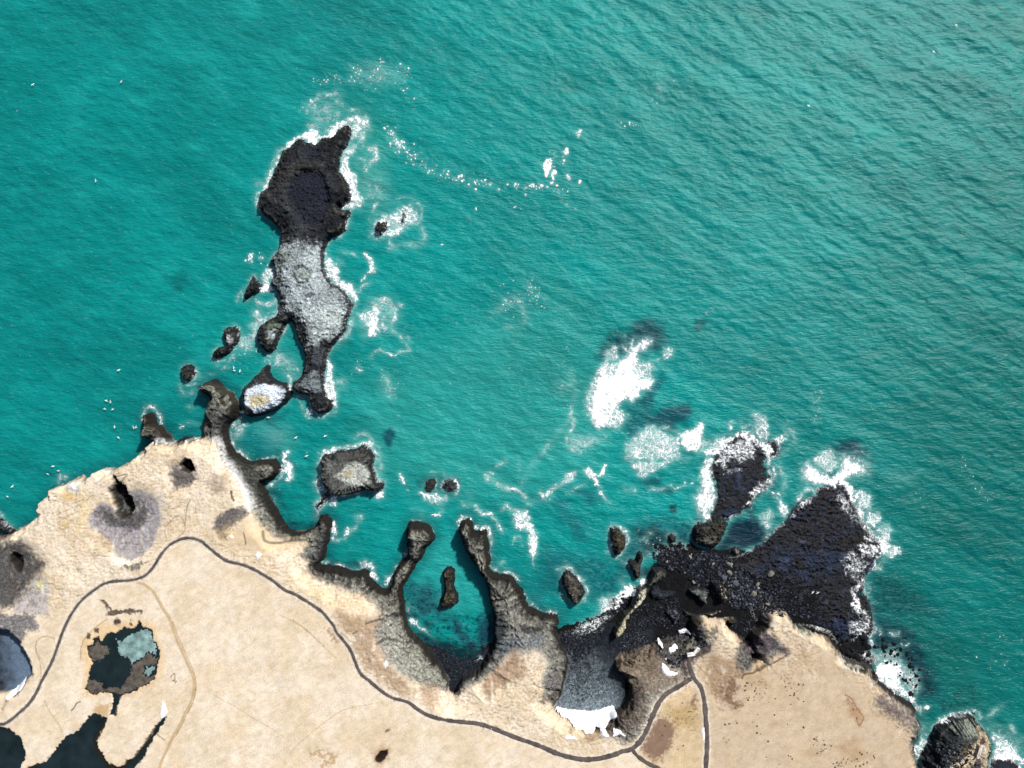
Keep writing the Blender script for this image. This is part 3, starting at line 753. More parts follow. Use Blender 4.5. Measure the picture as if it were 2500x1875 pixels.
# ponds: bed
col = mixp(col, pondm, hexc('2c2a24') * .5)
# low ground
lowc = hexc('16171b') * 0.5 + 0 * col
lowc = mixp(lowc, ss(0.4 + 1.2 * N2) * 0.6, hexc('2c2e36') * .5)
cove = ss(dc / 1.5) * (X < 55) * (X > 20)
cc_ = mixp(0 * col, 1 + 0 * N2, hexc('1d222b') * .6)
cc_ = mixp(cc_, ss((-118.0 - Y) / 42 + 0.35 * N2), hexc('9fb0ba') * .85)
cc_ = mixp(cc_, 0.8 * ss((X - 39 + 0.35 * (Y + 135)) / 12 + 0.2 * N2), hexc('2a3342') * .6)
cc_ = mixp(cc_, 0.5 * ss(N9 * 2), hexc('14181e') * .6)
lowc = lowc * (1 - cove[..., None]) + cc_ * cove[..., None]
col = col * (1 - islow[..., None]) + lowc * islow[..., None]
rockf = np.maximum(rockf, islow * 0.85)
dark = pmask("H 100,60 400,0 440,300 400,430 160,490 60,400", 2, 2, 3) * islow
lag_ = ss((dgl + 1) / 2) * islow * (X < 0) * (X > -80)
col = mixp(col, lag_, hexc('26303f') * .5 + 0 * col)
col = mixp(col, lag_ * ss(N9 * 2 + .2) * .6, hexc('4c5666') * .6)
col = mixp(col, dark * .8, hexc('39434a') * .55)
rw = np.clip(rockf, 0, 1)
wh = ss((col.mean(-1) - .45) / .2)
col = col * (1 - 0.62 * CK * rw * (1 - .55 * wh))[..., None] * (1 + 0.55 * FK * rw * (1 - wh))[..., None]
Z = Z - 0.35 * CK * rw * (rockm < .5) * (dh0 > 5)
V = np.stack([X, Y, Z], -1).reshape(-1, 3)
kk = np.maximum(np.maximum(Z[:-1, :-1], Z[1:, 1:]), np.maximum(Z[:-1, 1:], Z[1:, :-1])) > -1.2
F = grid_faces(*X.shape, keep=kk)
V, F, (cv, rf) = compact(V, F, [col.reshape(-1, 3), rockf.reshape(-1)])
ground = mesh_from('ground', V, F, M_LAND, cols=np.clip(cv, 0.004, 0.95), attrs={'rock': rf})
tag(ground, kind='structure')
# raster copy of the land height
ji = np.searchsorted(ty, RY[RY <= 14]); ii = np.searchsorted(tx, RX)
ji = np.clip(ji, 0, len(ty) - 1); ii = np.clip(ii, 0, len(tx) - 1)
LR = np.full(HR.shape, -5.0, dtype=np.float32)
LR[:len(ji), :] = Z[np.ix_(ji, ii)]
HR = np.maximum(HR, LR)
DHs = DH
del V, F, cv, rf, lowc, cc_, csd, rk

# ---------------------------------------------------------------- sea stacks, islets and reefs
def rock(name, label, cat, text, h1, h2=1.5, wide=4.0, cols=('16171a', '2d2e31', '55554f'), rough=0.5, step=0.33, paint=None, mat=None,
         group=None, stria=0.0, z=0.0, foam=0.45, ringw=1.3, floor=None, smooth_n=0, edgew=1.2, seed=0, post=None, base=-1.0, cmod=1.0):
    p = P(text, z)
    if smooth_n: p = smooth_line(p, smooth_n, True)
    cx, cy = p.mean(0)
    gx = np.arange(p[:, 0].min() - 3, p[:, 0].max() + 3, step, dtype=np.float32)
    gy = np.arange(p[:, 1].min() - 3, p[:, 1].max() + 3, step, dtype=np.float32)
    X_, Y_ = np.meshgrid(gx, gy)
    sd_ = sdf(p, X_, Y_)
    a = fbm(X_ * 0.25, Y_ * 0.25, 4, 100 + seed); b = fbm(X_ * 0.9, Y_ * 0.9, 3, 103 + seed)
    d = sd_ + (0.45 * a + 0.55 * b) * min(1.0, rough * 1.5)
    gy2, gx2 = np.gradient(sd_, step)
    qx_ = X_ - sd_ * gx2; qy_ = Y_ - sd_ * gy2
    rib = ridge(qx_ * 0.42 + 0.2 * a, qy_ * 0.42 + 0.2 * b, 2, 195 + seed) - 0.55
    rw_ = np.exp(-np.maximum(d, 0) / 3.5) * ss(d / .6)
    rzz = ridge(X_ * 0.26 + a, Y_ * 0.34 + b * 0.4, 3, 105 + seed)
    h = h1 * ss(0.12 + d / edgew) + h2 * ss(d / wide) + rough * ss(d / 1.5) * (1.5 * rzz - 0.5 + 0.6 * b)
    if stria:
        # columns fan out from the middle of the rock
        th = np.arctan2(Y_ - cy, X_ - cx)
        n_ = pn(th * 14, np.hypot(X_ - cx, Y_ - cy) * 0.12, 7 + seed)
        n_ = n_ * ss(1.3 - d / 5.5)
        h = h + stria * n_ * ss(d / 1.2)
    h = np.where(sd_ < -2.6, -5, h - 2.5 * ss(-d / 1.6))
    k = h[..., None] * 0
    cl_ = [hexc(c) for c in cols]
    cc = cl_[0] * 0.6 + k
    cc = mixp(cc, ss(d / 1.6 - 0.3), cl_[1] * 0.65)
    cc = mixp(cc, ss((d - wide * .3) / (wide * 1.0) + 0.7 * a), cl_[2] * 0.7)
    cc = mixp(cc, 0.6 * ss(0.2 + 2 * b - 0.3), cl_[0] * 0.6)
    if h1 > 2.4:
        cc = mixp(cc, 0.55 * np.exp(-((d - edgew * 1.25) / 0.45) ** 2) * ss(0.6 + 2 * a), hexc('8a8068') * .7)
    if stria:
        cc = mixp(cc, 0.7 * ss(n_ * 2.5 - 0.2), cl_[2] * 0.95)
        cc = mixp(cc, 0.7 * ss(-n_ * 2.5 - 0.2), cl_[0] * 0.4)
    ck = crack(X_, Y_, 120 + seed) * ss(d / 0.8); fk = fleck(X_, Y_, 130 + seed)
    h = h - 0.6 * min(1.2, rough * 1.5) * ck + 0.6 * rough * fk
    h = h + min(1.0, h1 / 3) * 1.3 * rib * rw_
    cc = mixp(cc, .6 * rw_ * ss(-rib * 3.5 - .1), cl_[0] * .35)
    cc = mixp(cc, .5 * rw_ * ss(rib * 3.5 - .1), cl_[2] * .9)
    if post: h, cc = post(X_, Y_, h, cc, d, a, b)
    for it in (paint or []):
        t_, hx, fe, st, wp = it[:5]
        zt = it[5] if len(it) > 5 else h1 + h2
        q = P(t_, zt)
        m = ss(0.5 + (sdf(q, X_, Y_) + wp * (a + b)) / (2 * fe)) * st
        cc = mixp(cc, m, hexc(hx) * (0.62 + 0.33 * float(hexc(hx).mean() > .25)))
        if len(it) > 6:
            h = h + m * it[6]
    cm = cmod
    cc = cc * (1 + .45 * fbm(X_ * .13, Y_ * .13, 4, 160 + seed))[..., None]
    cc = cc * (1 - 0.82 * cm * ck)[..., None] * (1 + 0.95 * cm * fk)[..., None]
    keep = np.maximum(np.maximum(h[:-1, :-1], h[1:, 1:]), np.maximum(h[:-1, 1:], h[1:, :-1])) > base
    Vv = np.stack([X_ - cx, Y_ - cy, h], -1).reshape(-1, 3)
    Fv = grid_faces(*X_.shape, keep=keep)
    Vv, Fv, (cv_,) = compact(Vv, Fv, [cc.reshape(-1, 3)])
    o = mesh_from(name, Vv, Fv, mat or M_STONE, cols=np.clip(cv_, 0.003, 0.95))
    o.location = (cx, cy, 0)
    tag(o, label, cat, group)
    # into the height raster
    i0 = int((gx[0] - rx0) / RS); i1 = int((gx[-1] - rx0) / RS); j0 = int((gy[0] - ry0) / RS); j1 = int((gy[-1] - ry0) / RS)
    i0 = max(i0, 0); j0 = max(j0, 0); i1 = min(i1, len(RX) - 1); j1 = min(j1, len(RY) - 1)
    ix = np.clip(((RX[i0:i1] - gx[0]) / step).round().astype(int), 0, len(gx) - 1); iy = np.clip(((RY[j0:j1] - gy[0]) / step).round().astype(int), 0, len(gy) - 1)
    HR[j0:j1, i0:i1] = np.maximum(HR[j0:j1, i0:i1], h[np.ix_(iy, ix)])
    if foam > 0:
        w = fwin(gx[0] - 3, gx[-1] + 3, gy[0] - 3, gy[-1] + 3)
        if w is not None:
            XX, YY = np.meshgrid(FX[w[1]], FY[w[0]])
            dd = sdf(p, XX, YY)
            # surf piles up on the side open to the swell (up and right)
            side = 0.75 + 0.5 * fbm(XX * 0.09, YY * 0.09, 2, 200 + seed)
            v = foam * side * np.exp(-(np.maximum(-dd - 0.2, 0) / ringw) ** 2) * (dd < 0.9)
            FD[w] = np.maximum(FD[w], v)
    return o

BIG = ("O 1710,310 1700,400 1680,500 1640,590 1590,650 1560,740 1550,830 1530,930 1620,1000 1660,1080 1690,1170 1690,1270 1720,1330 1640,1350 1620,1400 1540,1400 1560,1460 1680,1460 1690,1500 1650,1580 1640,1640"
 " | M 1300,500 1240,550 1150,570 1110,620 1080,700 1070,800 1075,900 1110,1000 1150,1070 1230,1110 1310,1180 1340,1240 1390,1290 1365,1350 1340,1430 1310,1520 1310,1580"
 " | K 1500,290 1440,350 1370,440 1330,500 1310,600 1300,680 1290,780 1300,880 1330,950 1390,1000 1390,1080 1340,1130 1230,1150 1170,1100 1140,1020 1120,950 1050,940 990,910 945,860 960,810 1020,780 1060,720 1090,620 1090,530 1070,440 1030,370 1000,290 985,220 940,150 890,170 860,240 820,310 780,400 765,450 720,490 660,470 610,420 570,340 570,270 600,200 680,150 750,110 800,80 810,0"
 " | M 590,1330 600,1250 590,1180 545,1120 490,1080 500,1050 550,1000 555,950 545,890 490,820 530,770 590,710 610,640 615,560 605,510 560,450 500,390 420,330 375,270 370,200 380,120 430,60"
 " | O 590,1170 600,1090 650,1000 680,900 740,800 770,720 770,670 830,650 890,610 940,560 1000,510 1050,490 1090,540 1180,560 1230,580 1280,540 1300,490 1380,480 1440,490 1480,460 1530,390 1590,340 1660,325")
GREY = 'c8ccc4'
rock('sea_cliff_island', 'long dark lava island with a round bowl at its upper end and a pale middle', 'island', BIG, 4.0, 3.0, 9.0,
     cols=('14151a', '2a2c31', '4a4a49'), rough=0.5, edgew=1.5,
     paint=[("M 620,660 700,640 800,640 1000,640 1060,720 1050,900 1100,1040 1220,1150 1310,1280 1280,1450 1250,1600 1150,1640 950,1640 880,1450 800,1370 640,1330 620,1200 560,1050 570,900 560,800", GREY, 3.2, .86, 3.6, 7.0),
            ("K 880,0 1500,0 1480,200 1300,330 1200,430 1110,420 1100,200 1050,90", 'ccd0c4', 2.2, .9, 2.2, 7.0),
            ("K 1000,830 1080,720 1180,700 1240,760 1250,900 1180,930 1080,900", '8e938e', 1.6, .8, 2.2, 6),
            ("K 1140,420 1310,440 1300,620 1150,640", '6c6e70', 1.6, .7, 2, 6),
            ("O 860,1180 950,1000 1080,920 1250,920 1330,1010 1400,1200 1420,1350 1350,1500 1300,1659 1050,1659 980,1500 880,1350", '2b2c3c', 1.5, .92, 1.2, 4.5, -2.2),
            ("O 1130,600 1280,560 1330,680 1300,800 1150,820 1080,700", '262a38', 1.5, .8, 1.5, 5, -0.5),
            ("O 800,850 1000,800 1300,800 1340,900 1250,920 1050,900 900,1000 700,1250 620,1350 560,1300", '5a5044', 1.6, .4, 2.5, 6),
            ("K 640,190 740,150 820,180 800,260 760,340 720,400 660,380 640,290", '8b9078', 1.2, .8, 1.5, 6),
            ("K 680,250 740,250 750,310 680,330", 'cfd2cc', .7, .8, 1.2, 6),
            ("M 620,740 700,720 680,820 600,900 580,820", '6d7d5a', 1.2, .65, 2, 7),
            ("M 710,930 740,880 800,860 870,890 920,930 910,990 880,1060 820,1080 760,1060 720,1000", '7d8a86', .35, .85, .5, 8.5, -0.55),
            ("M 735,940 800,895 870,920 890,980 850,1045 790,1050 745,1000", 'b9bfae', .3, .9, .5, 8.5, 0.5),
            ("M 750,1070 820,1080 800,1105 755,1100", '7d8a86', .4, .8, .6, 8.5),
            ("M 850,1190 900,1160 960,1180 900,1220 860,1215", '7d8a86', .4, .8, .6, 8.5)], seed=1, foam=.42, cmod=.7)
rock('white_topped_islet', 'small rocky islet with a snow-white crown and a sandy patch on its top', 'islet',
     "K 425,890 450,850 510,800 560,740 610,710 640,660 690,610 705,640 710,700 740,760 800,800 880,820 930,860 945,920 930,980 880,1040 800,1100 720,1130 620,1165 500,1175 450,1160 430,1100 425,980", 5.0, 3.0, 4.0, rough=.4,
     paint=[("K 425,900 500,880 560,840 640,830 800,860 860,900 840,970 800,1050 740,1100 600,1145 520,1145 480,1090 430,1030", 'f6f8f8', .7, .97, .7, 8.0),
            ("K 470,960 580,930 710,960 690,1040 560,1090 480,1080", 'e6cf9f', .9, .95, 1.2, 8.0)], seed=2, foam=.22, cmod=.35)
rock('boulder_islet', 'small round black rock alone in the water left of the bean-shaped rock', 'sea rock', "L 860,110 900,70 960,65 1000,110 1010,160 990,210 950,245 900,230 870,190", 3.0, 1.0, 3, rough=.5, seed=3, smooth_n=2)
rock('bean_rock', 'black bean-shaped rock with a pale streak, left of the island arm', 'sea rock', "K 215,250 250,220 340,205 375,240 380,310 360,380 310,450 270,500 200,530 130,550 90,520 110,470 160,430 230,430 240,400 215,330", 3.2, 1.2, 3, rough=.5,
     paint=[("K 225,300 290,310 295,400 240,410", 'b9b0a8', .6, .85, .8, 4)], seed=4)
rock('pointed_black_rock', 'jagged black rock in white surf beside the middle of the long island', 'sea rock', "M 300,990 340,1030 390,1090 400,1120 360,1170 300,1200 250,1240 225,1250 210,1190 230,1140 260,1090", 3.0, 1.5, 3, rough=.6, seed=5)
rock('surf_rock', 'squat black rock standing in foam right of the long island', 'sea rock', "M 1620,440 1650,400 1740,400 1770,450 1740,500 1700,550 1660,545 1630,500", 2.5, 1.0, 3, rough=.7, seed=6, foam=.6)
rock('sliver_rock', 'thin black sliver of rock breaking through swirling foam', 'sea rock', "M 1915,275 1950,285 1962,340 1945,395 1905,435 1905,380 1925,330", 1.6, .5, 2, rough=.4, seed=7, foam=.8)
rock('terraced_islet', 'squarish islet with a sandy ringed top and radiating stone columns', 'islet',
     "D 1262,60 1270,200 1290,260 1320,320 1380,365 1440,378 1520,368 1620,348 1680,328 1740,308 1800,320 1860,345 1910,320 1940,270 1930,225 1890,215 1862,235 1850,150 1820,60 1830,0 | K 1835,1620 1820,1560 1760,1510 1710,1470 1680,1510 1620,1530 1520,1535 1440,1540 1400,1570 1330,1570 1280,1600 1262,1650", 5.0, 2.0, 4.0, cols=('121315', '2d2c2b', '807d72'), rough=.3, cmod=.6, stria=.45,
     paint=[("D 1400,170 1500,90 1530,30 1640,10 1740,60 1780,150 1770,240 1700,280 1600,285 1500,250", 'cfcbb8', 1.0, .92, .8, 7.0, .5),
            ("D 1440,160 1520,100 1600,70 1640,120 1620,180 1500,200", 'd8cdb2', .8, .7, .6, 7.4),
            ("D 1500,120 1560,100 1590,140 1560,185 1510,170", 'b9a880', .4, .8, .4, 7.4),
            ("K 1440,1580 1640,1560 1740,1600 1700,1659 1450,1659", '6a6358', 1.0, .8, 1, 6)], seed=8, foam=.6)
rock('low_rock_chain', 'low ragged black rock between the terraced islet and the cliff', 'sea rock', "D 1210,500 1195,470 1240,430 1270,380 1320,330 1365,345 1340,400 1300,450 1260,500 1230,520", 1.8, .5, 3, rough=.5, seed=9, foam=.65)
rock('twin_rock', 'left one of two dark rocks awash side by side in foam', 'sea rock', "E 160,290 180,220 230,190 280,190 290,240 260,300 220,350 170,330", .7, .5, 3, rough=.5, seed=10, foam=.4, mat=M_WET)
rock('twin_rock', 'right one of two dark rocks awash side by side in foam', 'sea rock', "E 350,260 380,210 440,190 510,220 520,280 480,330 410,340 360,300", .7, .4, 3, rough=.5, seed=11, foam=.4, mat=M_WET)
rock('skittle_rock', 'dark skittle-shaped rock with an olive top inside the narrow lagoon', 'sea rock', "E 360,1200 400,1140 450,1135 490,1170 490,1250 485,1330 500,1390 530,1440 525,1530 470,1560 400,1580 350,1590 330,1520 350,1460 380,1400 375,1300 365,1240", 3.5, 1.2, 3, cols=('14130f', '35301f', '5a5038'), rough=.5, seed=12, foam=.16)
rock('lozenge_rock', 'pointed lozenge-shaped dark rock ringed by thin foam in the open bay', 'sea rock', "E 1645,1230 1670,1180 1700,1160 1740,1200 1800,1240 1840,1300 1880,1370 1895,1420 1860,1480 1810,1550 1760,1530 1710,1470 1680,1390 1645,1330", 3.8, 1.6, 3, cols=('141312', '312c29', '7a7060'), rough=.5, stria=.5, seed=13, foam=.5)
rock('ribbed_rock', 'ribbed oval black rock near the submerged boulders', 'sea rock', "X 1490,1288 1500,1285 1514,1292 1525,1304 1527,1319 1525,1337 1514,1351 1500,1357 1493,1335 1488,1316", 3.2, 1.2, 3, cols=('11100f', '2a2723', '6a5d45'), rough=.4, stria=.5, seed=14, foam=.55)
rock('forked_rock', 'forked black rock beside the boulder shore pool', 'sea rock', "G 140,1080 180,1060 230,1070 240,1000 270,975 300,1000 300,1060 280,1130 280,1220 260,1270 220,1260 200,1190 160,1140", 3.0, .8, 2.5, rough=.5, seed=15, foam=.3)
rock('golden_rock', 'craggy rock with golden lichen at the foot of the dark reef', 'sea rock', "G 840,760 860,700 920,660 980,680 1030,640 1100,600 1180,620 1220,680 1200,740 1170,810 1130,870 1080,940 1060,950 980,920 900,900 860,870 840,810", 3.2, 1.8, 3.5, cols=('121214', '2a2828', '4c453a'), rough=.8,
     paint=[("G 1020,680 1120,650 1210,680 1170,780 1100,860 1040,830 1010,750", '6c6752', .8, .5, 2, 4.5), ("G 920,850 1000,820 1100,830 1120,870 1050,900 960,880", '8a8070', .6, .8, 2, 4.5)], seed=16, foam=.35)
rock('shore_stone', 'large pale-flanked stone at the edge of the flooded boulders', 'sea rock', "G 1260,960 1300,930 1340,960 1352,1000 1300,1022 1265,1000", 2.2, .6, 2, rough=.4, seed=17, foam=.3, paint=[("G 1300,960 1330,960 1350,1000 1330,1010", 'b0a68e', .4, .9, .5, 2.5)])
rock('shore_stone', 'lone black stone in the water below the two dark spots', 'sea rock', "G 570,810 620,780 670,820 655,880 600,890", 2.0, .5, 2, rough=.4, seed=18, foam=.3)
def shelf_post(X_, Y_, h, cc, d, a, b):
    q = fbm(X_ * 0.06, Y_ * 0.06, 4, 171); q2 = fbm(X_ * 0.16, Y_ * 0.10, 4, 173)
    cc = mixp(cc, ss(0.1 + 1.6 * q), hexc('1e3350') * .62)
    cc = mixp(cc, ss(-0.1 + 1.8 * q2), hexc('07080c') * .5)
    cc = mixp(cc, 0.4 * ss(-0.45 + 1.8 * fbm(X_ * 0.3, Y_ * 0.2, 3, 175)), hexc('6a6c80') * .6)
    h = h + 0.9 * ss(d / 4) * (ridge(X_ * 0.10, Y_ * 0.16, 4, 177) - 0.55) + 0.5 * q
    return h, cc
REEF = "Q 440,500 480,450 560,400 640,390 700,430 760,480 810,500 880,450 930,500 930,560 900,610 830,620 810,680 850,760 900,780 880,840 820,920 740,980 690,1000 680,1060 600,1110 540,1130 500,1150 470,1180 430,1170 330,1190 310,1160 330,1080 360,1020 360,900 330,800 310,700 330,620 390,560"
rock('surf_swept_reef', 'flat black reef with white surf washing over its top end', 'reef', REEF, .5, .7, 6, cols=('090b0f', '101620', '181d29'), rough=.5, seed=19, foam=.5, mat=M_WET, edgew=3, post=shelf_post)
REEF2 = "Q 770,1400 830,1320 900,1260 970,1210 1010,1160 1060,1080 1120,1010 1200,980 1260,960 1270,900 1330,880 1400,860 1470,830 1520,860 1550,920 1580,1000 1630,1090 1680,1200 1740,1280 1800,1340 1850,1370 1860,1440 1830,1500 1790,1560 1750,1620 | I 470,1280 480,1400 540,1500 570,1659 | J 570,100 600,170 540,240 400,260 250,300 200,330 100,180 -100,120 | R 2000,820 1900,640 1750,420 1600,220 1400,60 | G 1400,1000"
rock('black_lava_shelf', 'broad low black lava shelf ending in the boulder beach, surf along its right edge', 'reef', REEF2, .6, 1.2, 12, cols=('090a0e', '11131c', '1a1c2b'), rough=.65, seed=20, foam=.5, mat=M_WET, edgew=3,
     post=shelf_post, paint=[("Q 980,1180 1060,1080 1280,900 1500,850 1560,1000 1300,1000 1100,1150", '2c2630', 2, .7, 2, 1, .5),
            ("I 200,850 300,820 440,830 480,880 300,950 190,1000", '060608', 1, .9, 1, 1), ("G 1300,1050 1500,1040 1600,1250 1450,1250 1300,1150", '34303a', 2, .6, 2, 1)])
# rocks standing on the beach
rock('rock_fin', 'long narrow fin of rock with a cream lichen crest between cove and boulders', 'rock ridge', "R 640,180 760,160 840,220 800,280 700,340 600,400 570,490 540,560 470,650 400,710 340,780 310,840 280,870 280,960 240,1030 180,1090 120,1100 100,1040 130,950 180,880 230,800 280,740 340,680 370,590 400,500 440,430 540,390 590,310 620,240", 6.0, 1.2, 2.0, rough=.3, edgew=.9, cmod=.5, z=5.0, foam=0,
     paint=[("R 430,440 540,430 540,540 460,640 400,690 350,700 380,560", 'ead9b4', .4, .97, .5, 6.6), ("R 340,700 380,710 320,800 270,860 280,960 230,1030 140,1090 110,1040 150,940 250,780", 'd6c598', .5, .95, .7, 6.6), ("R 640,200 740,200 660,320 570,400 540,420 600,320", '8c8672', .7, .8, .9, 6)], seed=21, cols=('141416', '3a3a38', '6f6a5a'))
rock('ochre_rock', 'upright rock on the boulder beach with bright ochre lichen along its top', 'beach rock', "R 1410,330 1480,325 1560,365 1610,440 1645,520 1652,590 1600,605 1550,620 1525,560 1495,480 1440,420", 5.0, 1.0, 2, rough=.3, z=4.5, edgew=.9, cmod=.5, foam=0, seed=22,
     paint=[("R 1500,400 1570,390 1620,480 1650,590 1590,600 1550,500", 'e0c88c', .3, .97, .4, 5.6), ("R 1420,335 1500,340 1540,380 1480,400", '8d948c', .5, .8, .7, 6)])
rock('grey_wedge_rock', 'grey wedge-shaped rock beside the ochre-topped one on the black beach', 'beach rock', "R 1100,440 1200,400 1380,430 1405,480 1380,560 1388,640 1340,662 1260,600 1190,530 1120,500", 4.0, 1.6, 2.5, rough=.4, z=4, foam=0, seed=23, cmod=.6, cols=('18191b', '64686a', 'a8a898'))
rock('rounded_beach_rock', 'rounded dark grey rock with one white spot on its lower tip', 'beach rock', "R 780,720 860,670 960,690 1020,760 1000,840 930,900 870,850 800,790", 2.5, 1.2, 2.5, rough=.4, z=2, foam=0, seed=24, cmod=.6, cols=('18191b', '4c5054', '7c8084'), paint=[("R 910,865 945,865 945,895 915,890", 'e6e6e2', .3, .95, .2, 4)])
rock('lava_dome', 'smooth blue-black lava dome right of the narrow rock fin', 'beach rock', "R 575,500 620,400 700,380 750,450 900,440 970,470 920,540 760,590 630,580", 2.2, 1.8, 4, rough=.25, z=2, foam=0, seed=25, cmod=.5, cols=('15181c', '3a4249', '5a666f'))
rock('rock_mound', 'low rock mound under the cliff left of the snow scraps', 'beach rock', "R 1000,700 1100,720 1200,760 1400,740 1500,700 1560,660 1500,760 1300,800 1180,830 1080,800", 3.0, 1.0, 2.5, rough=.5, z=2, foam=0, seed=26, cols=('18191b', '4c5450', '8a948a'))
# headland in the lower right corner
HEAD = "J 1085,1495 1170,1400 1190,1300 1230,1210 1290,1180 1350,1130 1400,1100 1500,1070 1680,1060 | J@6 1720,1110 1750,1190 1810,1250 1855,1300 1885,1380 1895,1500 1860,1600 1860,1700 1900,2000 | J 1300,2000 1250,1750 1130,1640 1110,1560"
def head_post(X_, Y_, h, cc, d, a, b):
    q = P("J 1350,1150 1500,1090 1720,1110 1760,1240 1660,1280 1540,1300 1450,1260 1380,1200", 4)
    m = ss(0.5 + sdf(q, X_, Y_) / 1.2)
    # leaning basalt columns: parallel grooves
    ax, ay = math.cos(R(-62)), math.sin(R(-62))
    s_ = (X_ * -ay + Y_ * ax)
    g = pn(s_ * 0.95 + 0.03 * (X_ * ax + Y_ * ay), (X_ * ax + Y_ * ay) * 0.05, 77)
    h = h + m * (0.9 * g - 1.0)
    cc = mixp(cc, m * ss(g * 2.5 + .5), hexc('a5a690') * .75)
    cc = mixp(cc, m * ss(-g * 2.5 - .1), hexc('0c0c0c') * .6)
    return h, cc
rock('rocky_headland', 'dark headland in the lower right corner with leaning basalt columns and a tan crest', 'headland', HEAD, 5.0, 4.0, 7, rough=.6, cols=('121214', '34353a', '63655f'), post=head_post,
     paint=[("J 1760,1250 1850,1310 1885,1400 1890,1500 1855,1600 1860,1900 1400,2000 1400,1659 1500,1540 1560,1520 1640,1450 1700,1380 1740,1320", 'd9bf98', .9, .97, .7, 9),
            ("J 1520,1440 1600,1360 1650,1400 1560,1520 1500,1500", 'a88a50', 1, .75, 2, 8),
            ("J 1740,1370 1800,1350 1810,1400 1750,1410", '6b4238', .4, .9, .6, 9),
            ("T 1220,1290 1320,1420 1330,1600 1280,1900 1000,1900 1000,1600 1120,1440", '5c5058', .5, .9, .3, 9),
            ("J 1130,1520 1180,1470 1240,1480 1230,1560 1150,1550", '4c4c52', .8, .9, .8, 2, -4.5),
            ("J 1190,1240 1240,1230 1260,1330 1200,1400 1120,1480 1160,1400", '0c0c0e', .8, .9, .8, 3, -3)], seed=27, foam=.5, step=.3, cmod=.6)
rock('blue_black_shoal', 'smooth blue-black rock shoal in white water at the lower right corner', 'reef', "J 1860,1560 1950,1530 2050,1540 2130,1600 2180,1680 2200,1900 1850,1900 1845,1659", 1.0, 1.0, 8, rough=.2, cols=('12161f', '1c2433', '222c40'), seed=28, foam=.7, mat=M_WET)
rock('cliff_foot_rock', 'black rock foot with a pale slab below the cliff at the left picture edge', 'sea rock', "A 0,650 30,690 90,730 130,770 80,800 0,760 -60,740 -60,640", 3, 1, 3, rough=.6, seed=29, z=3, paint=[('A 0,770 80,790 30,840 0,850', 'd8dcdc', .5, .9, .5, 4)])

# ---------------------------------------------------------------- boulders
def blob(seed, sub=2, flat=0.65, jag=0.22):
    import bmesh
    bm = bmesh.new(); bmesh.ops.create_icosphere(bm, subdivisions=sub, radius=1.0)
    v = np.array([x.co[:] for x in bm.verts]); f = np.array([[q.index for q in p.verts] for p in bm.faces])
    bm.free()
    r = np.random.default_rng(seed)
    for _ in range(7):                       # chop with random planes: broken facets
        n_ = r.normal(size=3); n_ /= np.linalg.norm(n_); k = 0.55 + 0.3 * r.random()
        dd = v @ n_; over = dd > k
        v[over] -= np.outer(dd[over] - k, n_) * 0.9
    v *= 1 + jag * 0.4 * (r.random((len(v), 1)) - 0.5)
    v *= np.array([1.0, 0.72 + 0.2 * r.random(), flat])
    return v, f
BC = ['0e0e11', '18181d', '2a2a33', '44444e', '696971', 'a09884']
protos = []
for i in range(12):
    v, f = blob(50 + i)
    c_ = hexc(BC[[0, 1, 1, 2, 2, 3, 3, 4, 1, 2, 5, 0][i]]) * 0.7
    o = mesh_from('boulder', v, f, M_STONE, cols=np.tile(c_, (len(v), 1)), smooth=False)
    C.objects.unlink(o)
    protos.append(o)

def pts_in(text, n, z=2.0):
    p = P(text, z); out = []
    lo, hi = p.min(0), p.max(0)
    while len(out) < n:
        q = lo + (hi - lo) * rng.random((n * 3, 2))
        q = q[inside(p, q[:, 0], q[:, 1])]
        out.extend(q.tolist())
    return np.array(out[:n])
FIELD = "G 420,1010 520,930 700,910 860,940 1000,1000 1200,1010 1320,1120 1500,1200 1640,1380 1760,1500 1880,1659 1600,1620 1300,1600 1100,1480 900,1360 840,1300 700,1200 560,1170 440,1100"
bp = pts_in(FIELD, 300)
placed = 0
def put_boulder(k, x, y, r, label, group, zoff=0.15):
    o = protos[k].copy(); C.objects.link(o)
    z = float(sample(HR, np.float32(x), np.float32(y)))
    z = max(z, 0.0)
    o.location = (x, y, z + zoff * r)
    o.scale = (r, r * (0.8 + 0.4 * random.random()), r * (0.7 + 0.4 * random.random()))
    o.rotation_euler = (random.uniform(-.3, .3), random.uniform(-.3, .3), random.uniform(0, 6.28))
    tag(o, label, 'boulder', group)
    return o
for i in range(215):
    x, y = bp[i]
    put_boulder(int(rng.integers(0, 12)), x, y, 0.55 + 1.0 * rng.random() ** 2.2, 'loose basalt boulder ' + ('at the left of the boulder field, near the rock fin' if x < 85 else 'amid the boulder field, around the ochre rock' if x < 108 else 'at the right of the boulder field, by the lava shelf'), 'loose boulders on the black beach')
for t_, r, k, lb_ in [("G 1245,1215", 2.2, 10, 'long pale boulder above the ochre-topped rock'), ("G 1550,1335", 1.7, 10, 'pale buff boulder alone right of the beach stones'),
                     ("G 1690,1220", 2.1, 10, 'buff wedge boulder highest on the dark shelf'), ("G 1240,1120", 1.7, 10, 'pale broken boulder nearest the flooded shore'),
                     ("G 1310,1320", 1.9, 7, 'large grey boulder right of the ochre-topped rock'), ("G 1190,1260", 1.7, 7, 'grey round boulder touching the ochre rock top'),
                     ("G 1505,1435", 1.8, 10, 'slanting pale boulder in the middle of the stones'), ("G 1655,1545", 1.6, 10, 'pale stone lowest in the boulder field'),
                     ("H 655,80", 1.0, 10, 'small white stone beside the rounded beach rock')]:
    q = P(t_, 2)[0]
    put_boulder(k, q[0], q[1], r, lb_, None)
